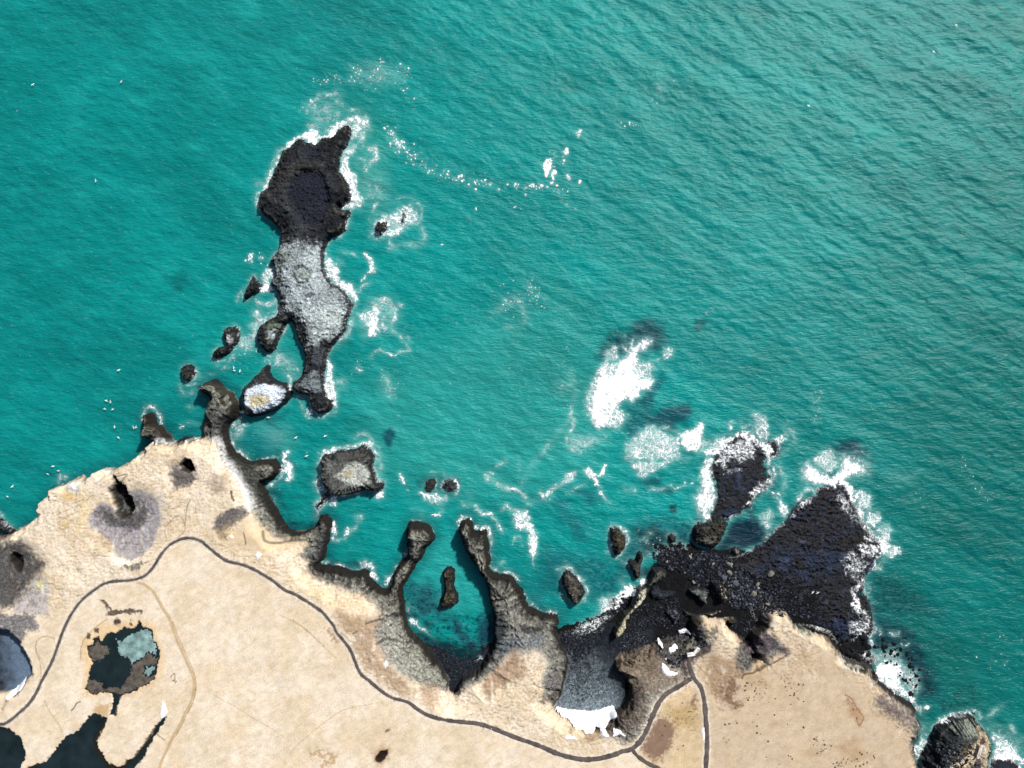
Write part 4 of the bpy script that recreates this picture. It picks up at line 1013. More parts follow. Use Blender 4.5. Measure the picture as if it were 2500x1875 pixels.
# boulders awash in the surf
WL = ['black boulder wedged in the surf just below the lower end of the lava shelf', 'small wet boulder in the scattered surf between lava shelf and cliff foot', 'small black boulder in the white surf left of the narrow rock fin', 'wet boulder in the flooded shallows above the boulder field']
for wi, (t_, n, r0, r1) in enumerate([("J 200,180 560,250 700,360 620,480 400,500 250,440 190,330", 26, .9, 2.1), ("J 560,200 900,330 1100,600 1130,800 1000,900 900,700 700,500", 52, .5, 1.5),
                      ("G 0,1480 100,1400 240,1370 220,1480 60,1659 0,1659", 16, .5, .9), ("G 400,880 560,900 900,900 800,1000 500,1000", 40, .6, 1.2)]):
    for x, y in pts_in(t_, n, 0):
        put_boulder(int(rng.choice([0, 1, 11, 8])), x, y, r0 + (r1 - r0) * rng.random() ** 1.5, WL[wi], 'wet boulders in the surf', 0.0)
# the uncountable rest of the stones
def scatter(texts, name):
    VV, FF, CC, n0 = [], [], [], 0
    lows = [blob(90 + i, 1) for i in range(5)]
    for t_, n, r0, r1, pal in texts:
        q = pts_in(t_, n)
        z = np.maximum(sample(HR, q[:, 0].astype(np.float32), q[:, 1].astype(np.float32)), -.1)
        for i in range(n):
            v, f = lows[i % 5]
            r = r0 + (r1 - r0) * rng.random() ** 2.5
            a = rng.random() * 6.28; ca, sa = math.cos(a), math.sin(a)
            w = v * r
            w = np.stack([w[:, 0] * ca - w[:, 1] * sa + q[i, 0], w[:, 0] * sa + w[:, 1] * ca + q[i, 1], w[:, 2] + z[i] + 0.1 * r], 1)
            VV.append(w); FF.append(f + n0); n0 += len(v)
            CC.append(np.tile(hexc(pal[int(rng.integers(0, len(pal)))]) * (0.5 + 0.4 * rng.random()), (len(v), 1)))
    o = mesh_from(name, np.concatenate(VV), np.concatenate(FF), M_STONE, cols=np.concatenate(CC), smooth=False)
    tag(o, kind='stuff')
DK = ['09090c', '101115', '1d1e25', '32343c', '585a64']
PL = ['101115', '23242a', '3e3f47', '63646d', '8c897f']
scatter([(FIELD, 3300, .3, 1.0, DK), ("G 1100,1180 1300,1150 1600,1400 1850,1659 1500,1620 1250,1500", 1400, .3, .9, PL),
         ("R 300,720 700,600 960,560 1080,760 1060,1000 980,1010 700,930 500,1000 300,1300 180,1250 200,1120 290,1000", 1500, .25, .7, DK),
         ("R 200,1100 500,1000 620,1200 560,1350 300,1380 150,1200", 700, .2, .45, PL),
         ("G 0,1560 250,1440 300,1400 160,1620 0,1659 | F 2100,150 2050,330 1800,560 1700,400 1620,200 1900,160", 2000, .2, .6, DK),
         ("G 1350,1250 1700,1250 1950,1400 2150,1600 2212,1800 1900,1659 1600,1400", 700, .3, .9, DK),
         ("J 1200,1350 1500,1300 1600,1400 1500,1520 1350,1659 1200,1640 1150,1500", 420, .3, 1.0, PL),
         ("F 1750,520 2100,600 2150,760 2100,900 1800,950 1680,800", 900, .15, .32, DK),
         ("H 1350,80 1500,60 1440,180 1500,400 1400,220 1250,120", 260, .25, .7, DK),
         ("F 60,215 400,300 540,360 780,360 740,520 620,600 520,640 440,700 300,450", 700, .2, .55, DK),
         ("H 420,280 800,150 1000,240 780,420 620,560 500,420", 330, .25, .9, PL)], 'beach_stones')

# ---------------------------------------------------------------- snow patches and pond ice: domed sheets
def sheet(name, label, cat, text, thick, mat, z=10.0, lay='land', zabs=None, step=0.3, wob=0.35, kind=None):
    p = P(text, z); cx, cy = p.mean(0)
    gx = np.arange(p[:, 0].min() - 1.5, p[:, 0].max() + 1.5, step, dtype=np.float32); gy = np.arange(p[:, 1].min() - 1.5, p[:, 1].max() + 1.5, step, dtype=np.float32)
    X_, Y_ = np.meshgrid(gx, gy)
    d = sdf(p, X_, Y_) + wob * fbm(X_ * 0.9, Y_ * 0.9, 3, 301)
    b0 = sample(LR, X_, Y_) if zabs is None else np.full(X_.shape, zabs, np.float32)
    if zabs is None:
        for _ in range(4):
            c0_ = b0[1:-1, 1:-1]
            b0[1:-1, 1:-1] = np.maximum(c0_, np.maximum(np.maximum(b0[:-2, 1:-1], b0[2:, 1:-1]), np.maximum(b0[1:-1, :-2], b0[1:-1, 2:])))
        for _ in range(6):
            b0[1:-1, 1:-1] = np.maximum(b0[1:-1, 1:-1] - .05, (b0[:-2, 1:-1] + b0[2:, 1:-1] + b0[1:-1, :-2] + b0[1:-1, 2:]) / 4)
    h = b0 + thick * ss(d / 0.8) - 0.25 * (d < 0) + (0.05 * fbm(X_ * 0.5, Y_ * 0.5, 3, 305) if thick > 0.1 else 0)
    keep = (np.minimum(np.minimum(d[:-1, :-1], d[1:, 1:]), np.minimum(d[:-1, 1:], d[1:, :-1])) > -0.45)
    Fv = grid_faces(*X_.shape, keep=keep)
    if len(Fv) == 0: return None
    Vv, Fv, _ = compact(np.stack([X_ - cx, Y_ - cy, h], -1).reshape(-1, 3), Fv, [])
    o = mesh_from(name, Vv, Fv, mat); o.location = (cx, cy, 0)
    return tag(o, label, cat, None, kind)
SN = [("F 1575,1040 1650,1065 1750,1080 1850,1082 1950,1092 2050,1075 2120,1050 2212,1030 2230,1080 2180,1130 2120,1180 2060,1200 2010,1180 1970,1240 1900,1250 1870,1220 1800,1210 1720,1150 1640,1110", 'widest white snow bank curving under the gravel cove', 6.0),
      ("F 1680,1330 1730,1308 1790,1325 1812,1352 1740,1355 1690,1362", 'short snow lens on the turf just below the cove snow bank', 10),
      ("F 2070,1190 2110,1240 2150,1310 2110,1325 2065,1290", 'ragged snow scrap joined by turf under the right end of the bank', 9),
      ("H 0,1240 60,1255 112,1310 60,1292 -10,1310", 'snow wedge beside the small dark overhang near the path', 9.5),
      ("H 520,530 570,570 600,620 682,640 640,665 560,665 520,620 508,570", 'large snow patch in the rocky hollow left of the path fork', 8),
      ("H 595,385 670,345 684,375 630,410 605,430", 'oblong snow patch on rocks above the lookout platform\'s left end', 8),
      ("H 725,215 800,190 824,222 770,240 740,258", 'topmost snow scrap by the head of the boulder slope', 8),
      ("H 498,308 530,340 522,365 498,345", 'smallest snow scrap left of the oblong one', 8),
      ("B 130,860 180,790 230,740 280,680 322,680 320,720 280,780 200,840 150,888", 'snow drift on the rim of the blue sand hollow', 5),
      ("B 1740,1000 1760,930 1785,960 1812,1040 1800,1080 1740,1130 1730,1080", 'narrow snow strip at the head of the dark ditch', 10),
      ("D 270,820 290,795 318,820 290,848", 'round snow dot in the brown hollow near the main path', 9.5),
      ("D 545,1020 580,980 622,1000 600,1040 570,1058", 'round snow dot on the turf slope right of the other one', 9.5),
      ("C 1925,545 1960,510 1975,550 1945,582", 'tiny snow dot between the path and the lagoon slope', 10),
      ("H 948,1240 970,1215 978,1300 968,1375 945,1300", 'thin snow sliver along the left edge of the southern path', 10),
      ("H 550,490 570,465 565,495", 'speck of snow above the large hollow patch', 8)]
for t_, lb_, z_ in SN:
    sheet('snow_patch', lb_, 'snow patch', t_, 0.4, M_SNOW, z_)
for t_ in PONDS:
    p = P(t_, 9.6)
    p = np.array([q for q in p])
    import bmesh
    bm = bmesh.new()
    c0 = p.mean(0)
    dlt = p + (p - c0) * (1.5 / np.maximum(np.linalg.norm(p - c0, axis=1, keepdims=True), 1))
    vs = [bm.verts.new((q[0], q[1], 9.62)) for q in dlt]
    f_ = bm.faces.new(vs); bmesh.ops.triangulate(bm, faces=[f_])
    bmesh.ops.recalc_face_normals(bm, faces=bm.faces)
    me = bpy.data.meshes.new('pond'); bm.to_mesh(me); bm.free(); me.materials.append(M_POND)
    if me.polygons[0].normal.z < 0: me.flip_normals()
    o = bpy.data.objects.new('pond', me); C.objects.link(o); tag(o, kind='structure')
sheet('ice_sheet', 'large pale green ice sheet floating on the small pond', 'ice', "B 1250,250 1300,300 1380,230 1420,210 1490,180 1600,155 1638,195 1660,290 1690,320 1695,390 1700,440 1600,400 1560,460 1500,490 1420,530 1390,480 1330,450 1280,430 1270,330", .06, M_ICE, 9.6, zabs=9.63, wob=1.3)
sheet('ice_sheet', 'small pale green ice patch by the right bank of the pond', 'ice', "B 1550,640 1580,590 1570,550 1610,570 1640,552 1685,575 1650,620 1610,670", .06, M_ICE, 9.6, zabs=9.63, wob=1.0)
M_MUD = simple('pond_mud', (0.05, 0.046, 0.055), 0.8, 0.3, 0.45, 0.6, 0.1, (0.13, 0.11, 0.08))
sheet('mud_flat', 'grey brown mud bank along the lower right side of the small pond', 'mud bank', "B 1420,540 1500,490 1600,410 1660,450 1712,480 1680,550 1640,552 1560,560 1560,640 1610,670 1668,650 1672,700 1600,750 1480,800 1380,850 1290,880 1300,800 1400,640", .05, M_MUD, 9.6, zabs=9.63, wob=1.6, kind=None)
sheet('mud_flat', 'mottled mud bank at the lower left of the small pond', 'mud bank', "B 950,700 1050,710 1110,740 1110,800 1220,780 1300,800 1290,870 1150,840 1000,860 930,810", .05, M_MUD, 9.6, zabs=9.63, wob=1.4)
sheet('mud_flat', 'ochre mud bank at the upper left of the small pond', 'mud bank', "B 945,350 1020,330 1040,270 1100,330 1180,350 1180,420 1080,500 1000,500 960,440", .05, M_MUD, 9.6, zabs=9.63, wob=1.3)

# ---------------------------------------------------------------- paths laid on the ground
def ribbon(name, segs, z=10.0, lift=0.10):
    p = P(' | '.join(s_[0] for s_ in segs), z)
    ws_ = np.concatenate([np.linspace(s_[1], s_[2], len(P(s_[0]))) for s_ in segs])
    q = smooth_line(p, 10); w_ = np.interp(np.linspace(0, len(p) - 1, len(q)), np.arange(len(p)), ws_)
    t = np.gradient(q, axis=0); t /= np.linalg.norm(t, axis=1, keepdims=True) + 1e-9
    nrm = np.stack([-t[:, 1], t[:, 0]], 1)
    cols_ = np.linspace(-1, 1, 7)
    wj = .92 * w_ * (1 + 0.40 * fbm(q[:, 0] * .25, q[:, 1] * .25, 4, 5))
    pts = q[:, None, :] + nrm[:, None, :] * (cols_[None, :] * wj[:, None])[..., None]
    zz = sample(LR, pts[..., 0].astype(np.float32), pts[..., 1].astype(np.float32))
    zz = np.maximum(zz, zz[:, 3:4] - 0.3).max(axis=1, keepdims=True) * 0.6 + zz * 0.4
    zz = zz + lift - 0.12 * np.abs(cols_)[None, :] ** 6
    Vv = np.concatenate([pts, zz[..., None]], -1).reshape(-1, 3)
    F_ = grid_faces(len(q), 7)[:, ::-1]
    o = mesh_from(name, Vv, F_, M_GRAVEL)
    if o.data.polygons[0].normal.z < 0: o.data.flip_normals()
    return tag(o, kind='structure')
ribbon('path', PM)
ribbon('path', [("H 815,470 820,560 840,640 875,710 930,780 960,880 978,1000 988,1150 1000,1300 1000,1450 990,1600 985,1800", 1.0, 1.3)], lift=.16)
ribbon('path', [("H 195,1460 240,1520 330,1590 420,1640 500,1680 700,1800", 1.0, 1.1)], lift=.16)
ribbon('ditch', [("B 1290,880 1250,960 1240,1080 1215,1085", .9, .7)], lift=.02)
bpy.data.objects['ditch'].data.materials[0] = M_MUD

# ---------------------------------------------------------------- lookout platforms, people, seabirds, tussocks
def prism(name, poly, z0, z1, mat, parent=None, bev=0.0):
    import bmesh
    bm = bmesh.new()
    vs = [bm.verts.new((a, b, z0)) for a, b in poly]
    f = bm.faces.new(vs); bmesh.ops.recalc_face_normals(bm, faces=bm.faces)
    ex = bmesh.ops.extrude_face_region(bm, geom=[f])
    for v in ex['geom']:
        if isinstance(v, bmesh.types.BMVert): v.co.z = z1
    bmesh.ops.recalc_face_normals(bm, faces=bm.faces)
    me = bpy.data.meshes.new(name); bm.to_mesh(me); bm.free(); me.materials.append(mat)
    o = bpy.data.objects.new(name, me); C.objects.link(o); o.parent = parent
    return o
def beam_boxes(name, segs, mat, parent):
    """segs: list of (p0, p1, half width)"""
    Vs, Fs, n0 = [], [], 0
    for a, b, w in segs:
        a = np.array(a, float); b = np.array(b, float); t = b - a; L = np.linalg.norm(t); t /= L
        up = np.array([0, 0, 1.0]) if abs(t[2]) < .9 else np.array([1.0, 0, 0])
        s_ = np.cross(t, up); s_ /= np.linalg.norm(s_); u_ = np.cross(s_, t)
        for e in (a, b):
            for x_, y_ in ((-1, -1), (1, -1), (1, 1), (-1, 1)): Vs.append(e + s_ * w * x_ + u_ * w * y_)
        Fs += [[n0, n0 + 3, n0 + 2, n0 + 1], [n0 + 4, n0 + 5, n0 + 6, n0 + 7]] + [[n0 + i, n0 + (i + 1) % 4, n0 + 4 + (i + 1) % 4, n0 + 4 + i] for i in range(4)]
        n0 += 8
    return mesh_from(name, np.array(Vs), np.array(Fs), mat, parent, smooth=False)
def rail(parent, pts, z, hgt=1.1, closed=False):
    segs = []; n_ = len(pts)
    for i in range(n_ if closed else n_ - 1):
        a = np.array(pts[i]); b = np.array(pts[(i + 1) % n_])
        segs.append(((*a, z + hgt), (*b, z + hgt), .07)); segs.append(((*a, z + hgt * .5), (*b, z + hgt * .5), .04))
        m_ = max(1, int(np.linalg.norm(b - a) / 1.4))
        for k in range(m_ + 1):
            q = a + (b - a) * k / m_
            segs.append(((*q, z - .6), (*q, z + hgt), .05))
    return beam_boxes('railing', segs, M_WHITE, parent)
def platform(label, decks, zd, rails_, zref):
    pts = [P(t_, zref) for t_ in decks]
    c0 = pts[0].mean(0)
    r_ = bpy.data.objects.new('lookout_platform', None); C.objects.link(r_); r_.location = (c0[0], c0[1], zd - .5)
    tag(r_, label, 'lookout platform')
    for i, q in enumerate(pts):
        prism('deck' if i == 0 else 'ramp', [(a - c0[0], b - c0[1]) for a, b in q], .3 - .02 * i, .5 - .05 * i, M_WHITE if zref < 11.5 else M_WOOD, r_)
    for t_ in rails_:
        rail(r_, [tuple(q - c0) for q in P(t_, zref)], .5)
platform('white boomerang-shaped lookout platform with railings at the edge of the rocky hollow', ["U 1075,905 1290,865 1410,685 1505,740 1350,950 1100,1028"], 10.6,
         ["U 1085,1015 1085,915 1295,870 1412,695 1490,740", "U 1105,1015 1345,940 1490,750"], 11)
platform('pale wooden lookout deck with a ramp on the crest of the lower right headland', ["T 1260,1250 1370,890 1510,985 1385,1310", "T 1240,1380 1300,1305 1385,1305 1300,1410"], 10.6,
         ["T 1265,1240 1375,900 1505,990 1395,1290"], 12)

M_COAT = [simple('cream_jacket', (0.80, 0.78, 0.74), .8), simple('pink_jacket', (0.72, 0.55, 0.56), .8)]
M_SKIN = simple('skin', (0.55, 0.36, 0.27), .6); M_TROU = simple('dark_trousers', (0.03, 0.03, 0.045), .8); M_HAIR = simple('dark_hair', (0.03, 0.02, 0.015), .7)
def person(label, at, mat, rz, stride):
    root = bpy.data.objects.new('person', None); C.objects.link(root)
    q = P(at, 10)[0]; z = float(sample(LR, np.float32(q[0]), np.float32(q[1]))) + .12
    root.location = (q[0], q[1], z); root.rotation_euler = (0, 0, rz)
    tag(root, label, 'person', None)
    def skin(name, verts, edges, radii, m_):
        me = bpy.data.meshes.new(name); me.from_pydata(verts, edges, []); me.materials.append(m_)
        o = bpy.data.objects.new(name, me); C.objects.link(o); o.parent = root
        md = o.modifiers.new('s', 'SKIN'); 
        for i, r in enumerate(radii):
            me.skin_vertices[0].data[i].radius = (r, r * .85)
        me.skin_vertices[0].data[0].use_root = True
        o.modifiers.new('b', 'SUBSURF').levels = 1; o.modifiers[-1].render_levels = 1
        return o
    s_ = stride
    body = skin('body', [(0, 0, .95), (0, 0, 1.15), (0, 0, 1.42), (0, 0, 1.52), (0, .02, 1.62), (0, .02, 1.74),
                  (-.11, 0, .9), (-.11, s_, .5), (-.11, s_ * .6, .07), (-.11, s_ * .6 + .16, .04),
                  (.11, 0, .9), (.11, -s_ * .4, .5), (.11, -s_, .07), (.11, -s_ + .16, .04),
                  (-.2, 0, 1.42), (-.25, -.04, 1.15), (-.24, .08, .92), (-.24, .12, .82), (.2, 0, 1.42), (.25, -.04, 1.15), (.24, .12, .94), (.24, .16, .84)],
         [(0, 1), (1, 2), (2, 3), (3, 4), (4, 5), (0, 6), (6, 7), (7, 8), (8, 9), (0, 10), (10, 11), (11, 12), (12, 13), (2, 14), (14, 15), (15, 16), (16, 17), (2, 18), (18, 19), (19, 20), (20, 21)],
         [.13, .12, .13, .05, .085, .09, .09, .06, .045, .04, .09, .06, .045, .04, .06, .045, .032, .035, .06, .045, .032, .035], M_SKIN)
    skin('jacket', [(0, 0, .98), (0, 0, 1.2), (0, 0, 1.42), (-.2, 0, 1.43), (-.25, -.04, 1.15), (-.24, .07, .95), (.2, 0, 1.43), (.25, -.04, 1.15), (.24, .11, .97)],
         [(0, 1), (1, 2), (2, 3), (3, 4), (4, 5), (2, 6), (6, 7), (7, 8)], [.17, .16, .17, .085, .065, .05, .085, .065, .05], mat)
    skin('trousers', [(0, 0, .95), (-.11, 0, .88), (-.11, s_, .5), (-.11, s_ * .62, .12), (.11, 0, .88), (.11, -s_ * .4, .5), (.11, -s_ * .97, .12)],
         [(0, 1), (1, 2), (2, 3), (0, 4), (4, 5), (5, 6)], [.14, .105, .075, .06, .105, .075, .06], M_TROU)
    import bmesh
    bm = bmesh.new(); bmesh.ops.create_uvsphere(bm, u_segments=12, v_segments=8, radius=.115)
    for v in bm.verts:
        v.co.y = v.co.y * 1.05 - .015; v.co.z = v.co.z + 1.75
    me = bpy.data.meshes.new('hair'); bm.to_mesh(me); bm.free(); me.materials.append(mat if stride > .2 else M_HAIR)
    o = bpy.data.objects.new('hair' if stride <= .2 else 'hood', me); C.objects.link(o); o.parent = root
person('person in a white hooded jacket walking on the wide gravel path', "X 1199.5,1776.5", M_COAT[0], R(-100), .24)
person('person in a pale pink jacket on the gravel path, left of the one in white', "X 1183.6,1773.3", M_COAT[1], R(80), .18)

def gull_mesh():
    # body as a lathe along y, long swept wings, fanned tail
    ys = np.linspace(-.32, .34, 9); rr = [.015, .06, .095, .11, .11, .095, .07, .06, .01]
    V_, F_ = [], []
    for i, (y, r) in enumerate(zip(ys, rr)):
        for k in range(8):
            a = k * math.pi / 4; V_.append((r * math.cos(a), y, r * .85 * math.sin(a)))
    for i in range(8):
        for k in range(8): F_.append([i * 8 + k, i * 8 + (k + 1) % 8, (i + 1) * 8 + (k + 1) % 8, (i + 1) * 8 + k])
    n0 = len(V_)
    for sgn in (-1, 1):
        st = [(.05, .16, -.10, .04), (.32, .24, .02, .11), (.55, .16, .0, .10), (.78, -.02, -.06, .05)]
        b0 = len(V_)
        for x, le, te, z in st: V_ += [(sgn * x, le, z + .012), (sgn * x, te, z + .008), (sgn * x, te, z - .01), (sgn * x, le, z - .012)]
        for i in range(3):
            for k in range(4): F_.append([b0 + i * 4 + k, b0 + i * 4 + (k + 1) % 4, b0 + i * 4 + 4 + (k + 1) % 4, b0 + i * 4 + 4 + k])
        F_.append([b0 + 12, b0 + 13, b0 + 14, b0 + 15])
    b0 = len(V_)
    V_ += [(-.03, -.26, .01), (.03, -.26, .01), (.09, -.46, 0), (-.09, -.46, 0), (-.03, -.26, -.01), (.03, -.26, -.01), (.09, -.46, -.012), (-.09, -.46, -.012)]
    F_ += [[b0, b0 + 1, b0 + 2, b0 + 3], [b0 + 4, b0 + 7, b0 + 6, b0 + 5], [b0 + 3, b0 + 2, b0 + 6, b0 + 7]]
    return np.array(V_), np.array(F_)
gv, gf = gull_mesh()
g0 = mesh_from('seabird', gv, gf, M_BIRD); C.objects.unlink(g0)
def bird(x, y, z, sc_=1.0):
    o = g0.copy(); C.objects.link(o); o.location = (x, y, z); o.rotation_euler = (random.uniform(-.2, .2), random.uniform(-.35, .35), random.uniform(0, 6.28)); o.scale = (sc_,) * 3
    return o
BW = "X 84,209 299,202 237,443 133,1138 146,1149 120,1157 34,1187 22,1212 263,978 259,998 273,981 278,999 283,1042 329,1043 335,1043 292,1068 293,904 588,906 573,898 657,1019 724,1068 750,1113 574,905 2331,64 2276,129 1972,260 795,1064"
for x, y in P(BW):
    tag(bird(x, y, 1.2, 1.25), 'small white seabird skimming low over the open turquoise water', 'seabird', 'white seabirds low over the water')
for t_, lb_ in [("X 1162,510", 'white seabird left of the pair flying over the middle bay'), ("X 1257,506", 'white seabird right of the pair flying over the middle bay'), ("X 1079,597", 'white seabird flying alone right of the foaming sliver rock'),
                ("X 1984,1446", 'white seabird left of two over the black lava shelf'), ("X 1996,1447", 'white seabird right of two over the black lava shelf')]:
    q = P(t_, 6)[0]; tag(bird(q[0], q[1], 6.0, 1.3), lb_, 'seabird')
# dark tussocks in the right meadow
def tuft_mesh():
    v, f = blob(500, 2, .55, .3)
    return v, f
tv, tf = tuft_mesh()
t0 = mesh_from('grass_tussock', tv, tf, M_TUFT); C.objects.unlink(t0)
TS = "H 1865,685 1850,780 1945,850 1940,870 1990,755 1570,858 1990,910 1897,875 1740,910 1430,740 1445,740 1415,770 1410,820 1300,828 1517,825 1080,825 1060,785 1900,735 2040,760 1805,680 1200,690 1305,1005 1320,985 1240,1180 1325,1172 1195,1190 1540,1205 1540,1280 1580,1290 2045,1220 1660,1370 1730,1085 1550,1080 1905,970 2045,940 1430,905 1445,925 2160,1345 2180,1355 2150,1410 2190,1500 1880,1525 1905,1535 1920,1560 1640,1540 1780,1620 1870,1185 1490,1165 | J 60,1410 130,1420 40,1470 20,1480 80,1450 150,1610 190,1600 210,1630 260,1560 290,1590 230,1640 440,1490 460,1510 520,1495 410,1560 395,1640 440,1640 480,1620 520,1600 590,1530 600,1550 170,1650 240,1600 | H 1290,820 1260,880 550,1200 690,1460 745,1420 520,1305 770,700 735,955"
for x, y in P(TS, 10):
    o = t0.copy(); C.objects.link(o)
    z = float(sample(LR, np.float32(x), np.float32(y)))
    r = random.uniform(.28, .62)
    o.location = (x, y, z + .03); o.scale = (r, r * random.uniform(.7, 1.1), r * .7); o.rotation_euler = (0, 0, random.uniform(0, 6.28))
    tag(o, 'small dark brown grass tussock on the dry tan meadow right of the paths', 'grass tussock', 'dark tussocks on the right meadow')

# ---------------------------------------------------------------- foam
# round the long island and its rocks
fpoly("N 400,1060 470,990 560,920 700,850 770,860 800,940 760,1030 640,960 560,950 470,1080", 1.0, .8)
fpoly("N 780,960 870,900 920,820 1000,760 1140,740 1080,800 1000,870 960,940 830,960", 1.0, .9)
fpoly("N 1130,800 1180,740 1240,780 1260,850 1200,930 1140,960 1130,880", .85, 1.5)
fline("N 1120,740 1220,730 1280,820 1230,960 1150,1060 1070,1100 1040,1180", 2.4, .85)
fpoly("N 1040,1120 1110,1150 1100,1250 1180,1340 1200,1480 1210,1659 1150,1659 1130,1480 1020,1330 1000,1300 1030,1220", .98, 1.0)
fline("N 660,640 700,560 780,500 880,470 1000,450 1010,520 940,600", 1.6, .62)
fline("N 740,600 780,700 830,840 700,800 690,860", 1.8, .58); fline("N 880,680 870,760 860,880", 1.6, .62); fline("N 960,640 1000,700 980,760 920,700", 1.6, .6)
fline("N 1030,580 1120,640 1200,640 1280,680 1320,800 1340,880", 1.4, .6)
fpoly("N 680,560 1000,500 1000,780 720,860", .40, 4)
fdots("N 780,330 900,310 1010,300 1150,310 1200,320", 45, 1.6, .12, .42)
fdots("N 1150,210 1300,160 1420,150 1460,220 1600,150 1700,220 1700,320", 90, 2.2, .12, .5)
fpoly("N 1120,150 1500,140 1720,230 1690,330 1400,370 1150,330", .30, 3)
fdots("N 1250,450 1400,340 1500,280 1560,300", 40, 2.5, .1, .35); fdots("N 540,630 620,580 700,540", 12, 1, .15, .4)
fdots("N 1730,440 1740,520 1800,560", 12, 1, .15, .5)
fline("N 1260,1030 1310,1030 1340,1060", 1.3, .75); fline("N 1370,1050 1410,1080 1410,1150 1350,1200 1300,1260", 2.0, .85); fline("N 1200,1180 1260,1160 1340,1220", 1.0, .6)
fpoly("N 1150,1150 1400,1020 1520,1080 1400,1250 1280,1280 1180,1300", .30, 4)
fpoly("N 1180,1350 1500,1300 1550,1659 1200,1659", .32, 5)
fline("N 400,1160 340,1130 380,1050", 1.4, .6); fpoly("N 330,1110 390,1130 300,1340 240,1480 130,1659 110,1640 190,1440", .72, 1.2)
fline("N 110,1430 180,1440 240,1480", 1.6, .85); fline("N 150,1530 120,1600 140,1659 | M 340,200 370,290", 1.4, .75)
# east side, islands middle
fpoly("M 1340,0 1400,0 1440,100 1500,160 1480,230 1380,270 1240,280 1300,190 1370,150", .95, 1.2)
fline("M 1360,280 1330,360 1300,480 1240,560 1160,590 1120,640", 1.0, .7)
fpoly("M 1085,720 1120,780 1200,860 1230,950 1240,1040 1330,1060 1400,1130 1430,1230 1400,1290 1340,1210 1240,1110 1150,1060 1100,980 1080,880", .88, 1.0)
fpoly("M 1240,1050 1330,1080 1400,1150 1430,1230 1400,1270 1330,1190 1270,1120", 1, .8)
fline("M 1400,1300 1380,1400 1340,1520 1320,1620 1290,1659", 1.4, .7)
fline("K 1590,0 1600,100 1560,250 1500,320 1430,400", 1.5, .7)
fpoly("K 1330,570 1370,620 1390,720 1400,850 1430,950 1420,1080 1370,1020 1310,950 1290,840 1310,700", .95, 1.0)
fline("K 1390,840 1450,800 1510,800 1500,870 1440,900", 1.6, .62); fline("K 1420,1060 1410,1120 1330,1160 1220,1180", 1.3, .6)
fpoly("K 1100,1110 1160,1090 1170,1150 1120,1170", .9, .7); fline("K 1030,1030 1060,1100 1120,1190 1240,1190", 1.2, .55)
fpoly("K 1650,60 1750,40 1850,0 1900,0 1880,160 1870,260 1830,320 1770,300 1750,200 1680,150", .8, 1.5)
fpoly("M 1590,1290 1640,1280 1660,1380 1650,1500 1620,1640 1540,1640 1540,1500 1600,1400", 1.0, 1.0)
fline("M 1590,1300 1680,1250 1790,1280 1830,1400 1780,1500 1680,1540", 2.0, .72); fpoly("M 1430,1400 1560,1380 1560,1560 1450,1520", .6, 2)
fpoly("M 1560,1240 1800,1250 1880,1400 1800,1600 1500,1659 1420,1500", .42, 3)
fpoly("M 1560,560 1640,380 1700,310 1800,300 1920,220 2000,210 2080,300 2110,420 2000,450 1900,520 1760,560 1680,600", .66, 2)
fpoly("M 1900,230 1990,220 2050,300 1990,380 1960,300", .95, 1.2); fpoly("M 1700,520 1760,470 1900,470 1900,530 1760,570", .9, 1)
fline("M 1850,160 1980,140 2080,200 2120,300 2100,400", .9, .6); fline("M 1780,560 1790,660 1800,700 1900,660 2100,650 2150,560 2120,480", 1.5, .6); fline("M 1640,300 1560,480 1600,560", .8, .5)
fline("M 1640,20 1660,160 1600,260 1560,380", 1.2, .6); fline("M 1480,180 1560,120 1650,150", 1.2, .5)
fpoly("M 1490,750 1540,760 1620,830 1620,950 1550,970 1480,1040 1500,980 1560,930 1560,850", .95, .7)
fline("M 1240,710 1300,740 1360,740 1420,780", .7, .6); fline("M 1230,880 1270,830 1220,790", .8, .5); fline("M 1410,1180 1480,1110 1540,1070", 1.2, .65)
fline("K 1780,550 1810,510 1870,460 1930,480 2040,520 2120,480 2200,440 | V 60,1640 300,1650", 0.9, .75)
fline("V 0,1659 40,1659", .1, 0)
fline("K 1640,650 1690,680", 1, .8); fdots("K 1400,500 1700,600 1900,700 2000,800 2050,1000", 60, 4, .1, .3)
fline("K 1800,220 1900,240 2100,280 2180,310 2212,360", .9, .55)
fline("K 1940,740 2000,880 1960,940 2000,960", 1.8, .6); fpoly("K 1900,780 2040,860 2050,960 1930,970", .42, 2.5)
# west side
fpoly("M 440,900 530,900 550,970 480,1050 500,1100 530,1130 470,1170 400,1170 400,1090 370,1030", .80, 1.0)
fpoly("M 400,1110 440,1070 500,1110 520,1140 460,1175 390,1170", 1, .7)
fline("M 330,1270 400,1310 480,1290 560,1260 580,1200 540,1150", 1.6, .75); fline("M 590,1220 580,1320 540,1400 430,1470 370,1530 350,1659", 1.5, .75)
fpoly("M 300,1370 370,1380 400,1440 360,1500 300,1480 320,1440", .62, 1.5); fline("M 280,1540 330,1600 300,1659 | K 560,60 600,150 530,250 510,200", 1.8, .65)
fline("K 540,60 580,120 560,190 540,260 560,330", 2.2, .8); fline("K 800,60 740,110 680,140 620,170", 1.3, .7); fline("K 600,0 640,60 700,60 780,20", 1.0, .5)
fdots("M 240,800 300,790 350,800 440,820", 14, 1.5, .3, 1.2); fline("M 180,1140 140,1210 130,1270", .9, .55); fline("M 250,1260 200,1250 190,1180", .8, .6)
fpoly("K 380,300 520,300 570,400 520,460 440,480 380,440 330,440", .58, 2); fdots("K 380,340 540,380 400,500 480,560", 60, 3, .1, .3)
fline("K 90,550 150,580 250,570 310,520", 1.5, .6); fline("K 120,600 140,660 260,650", .9, .45)
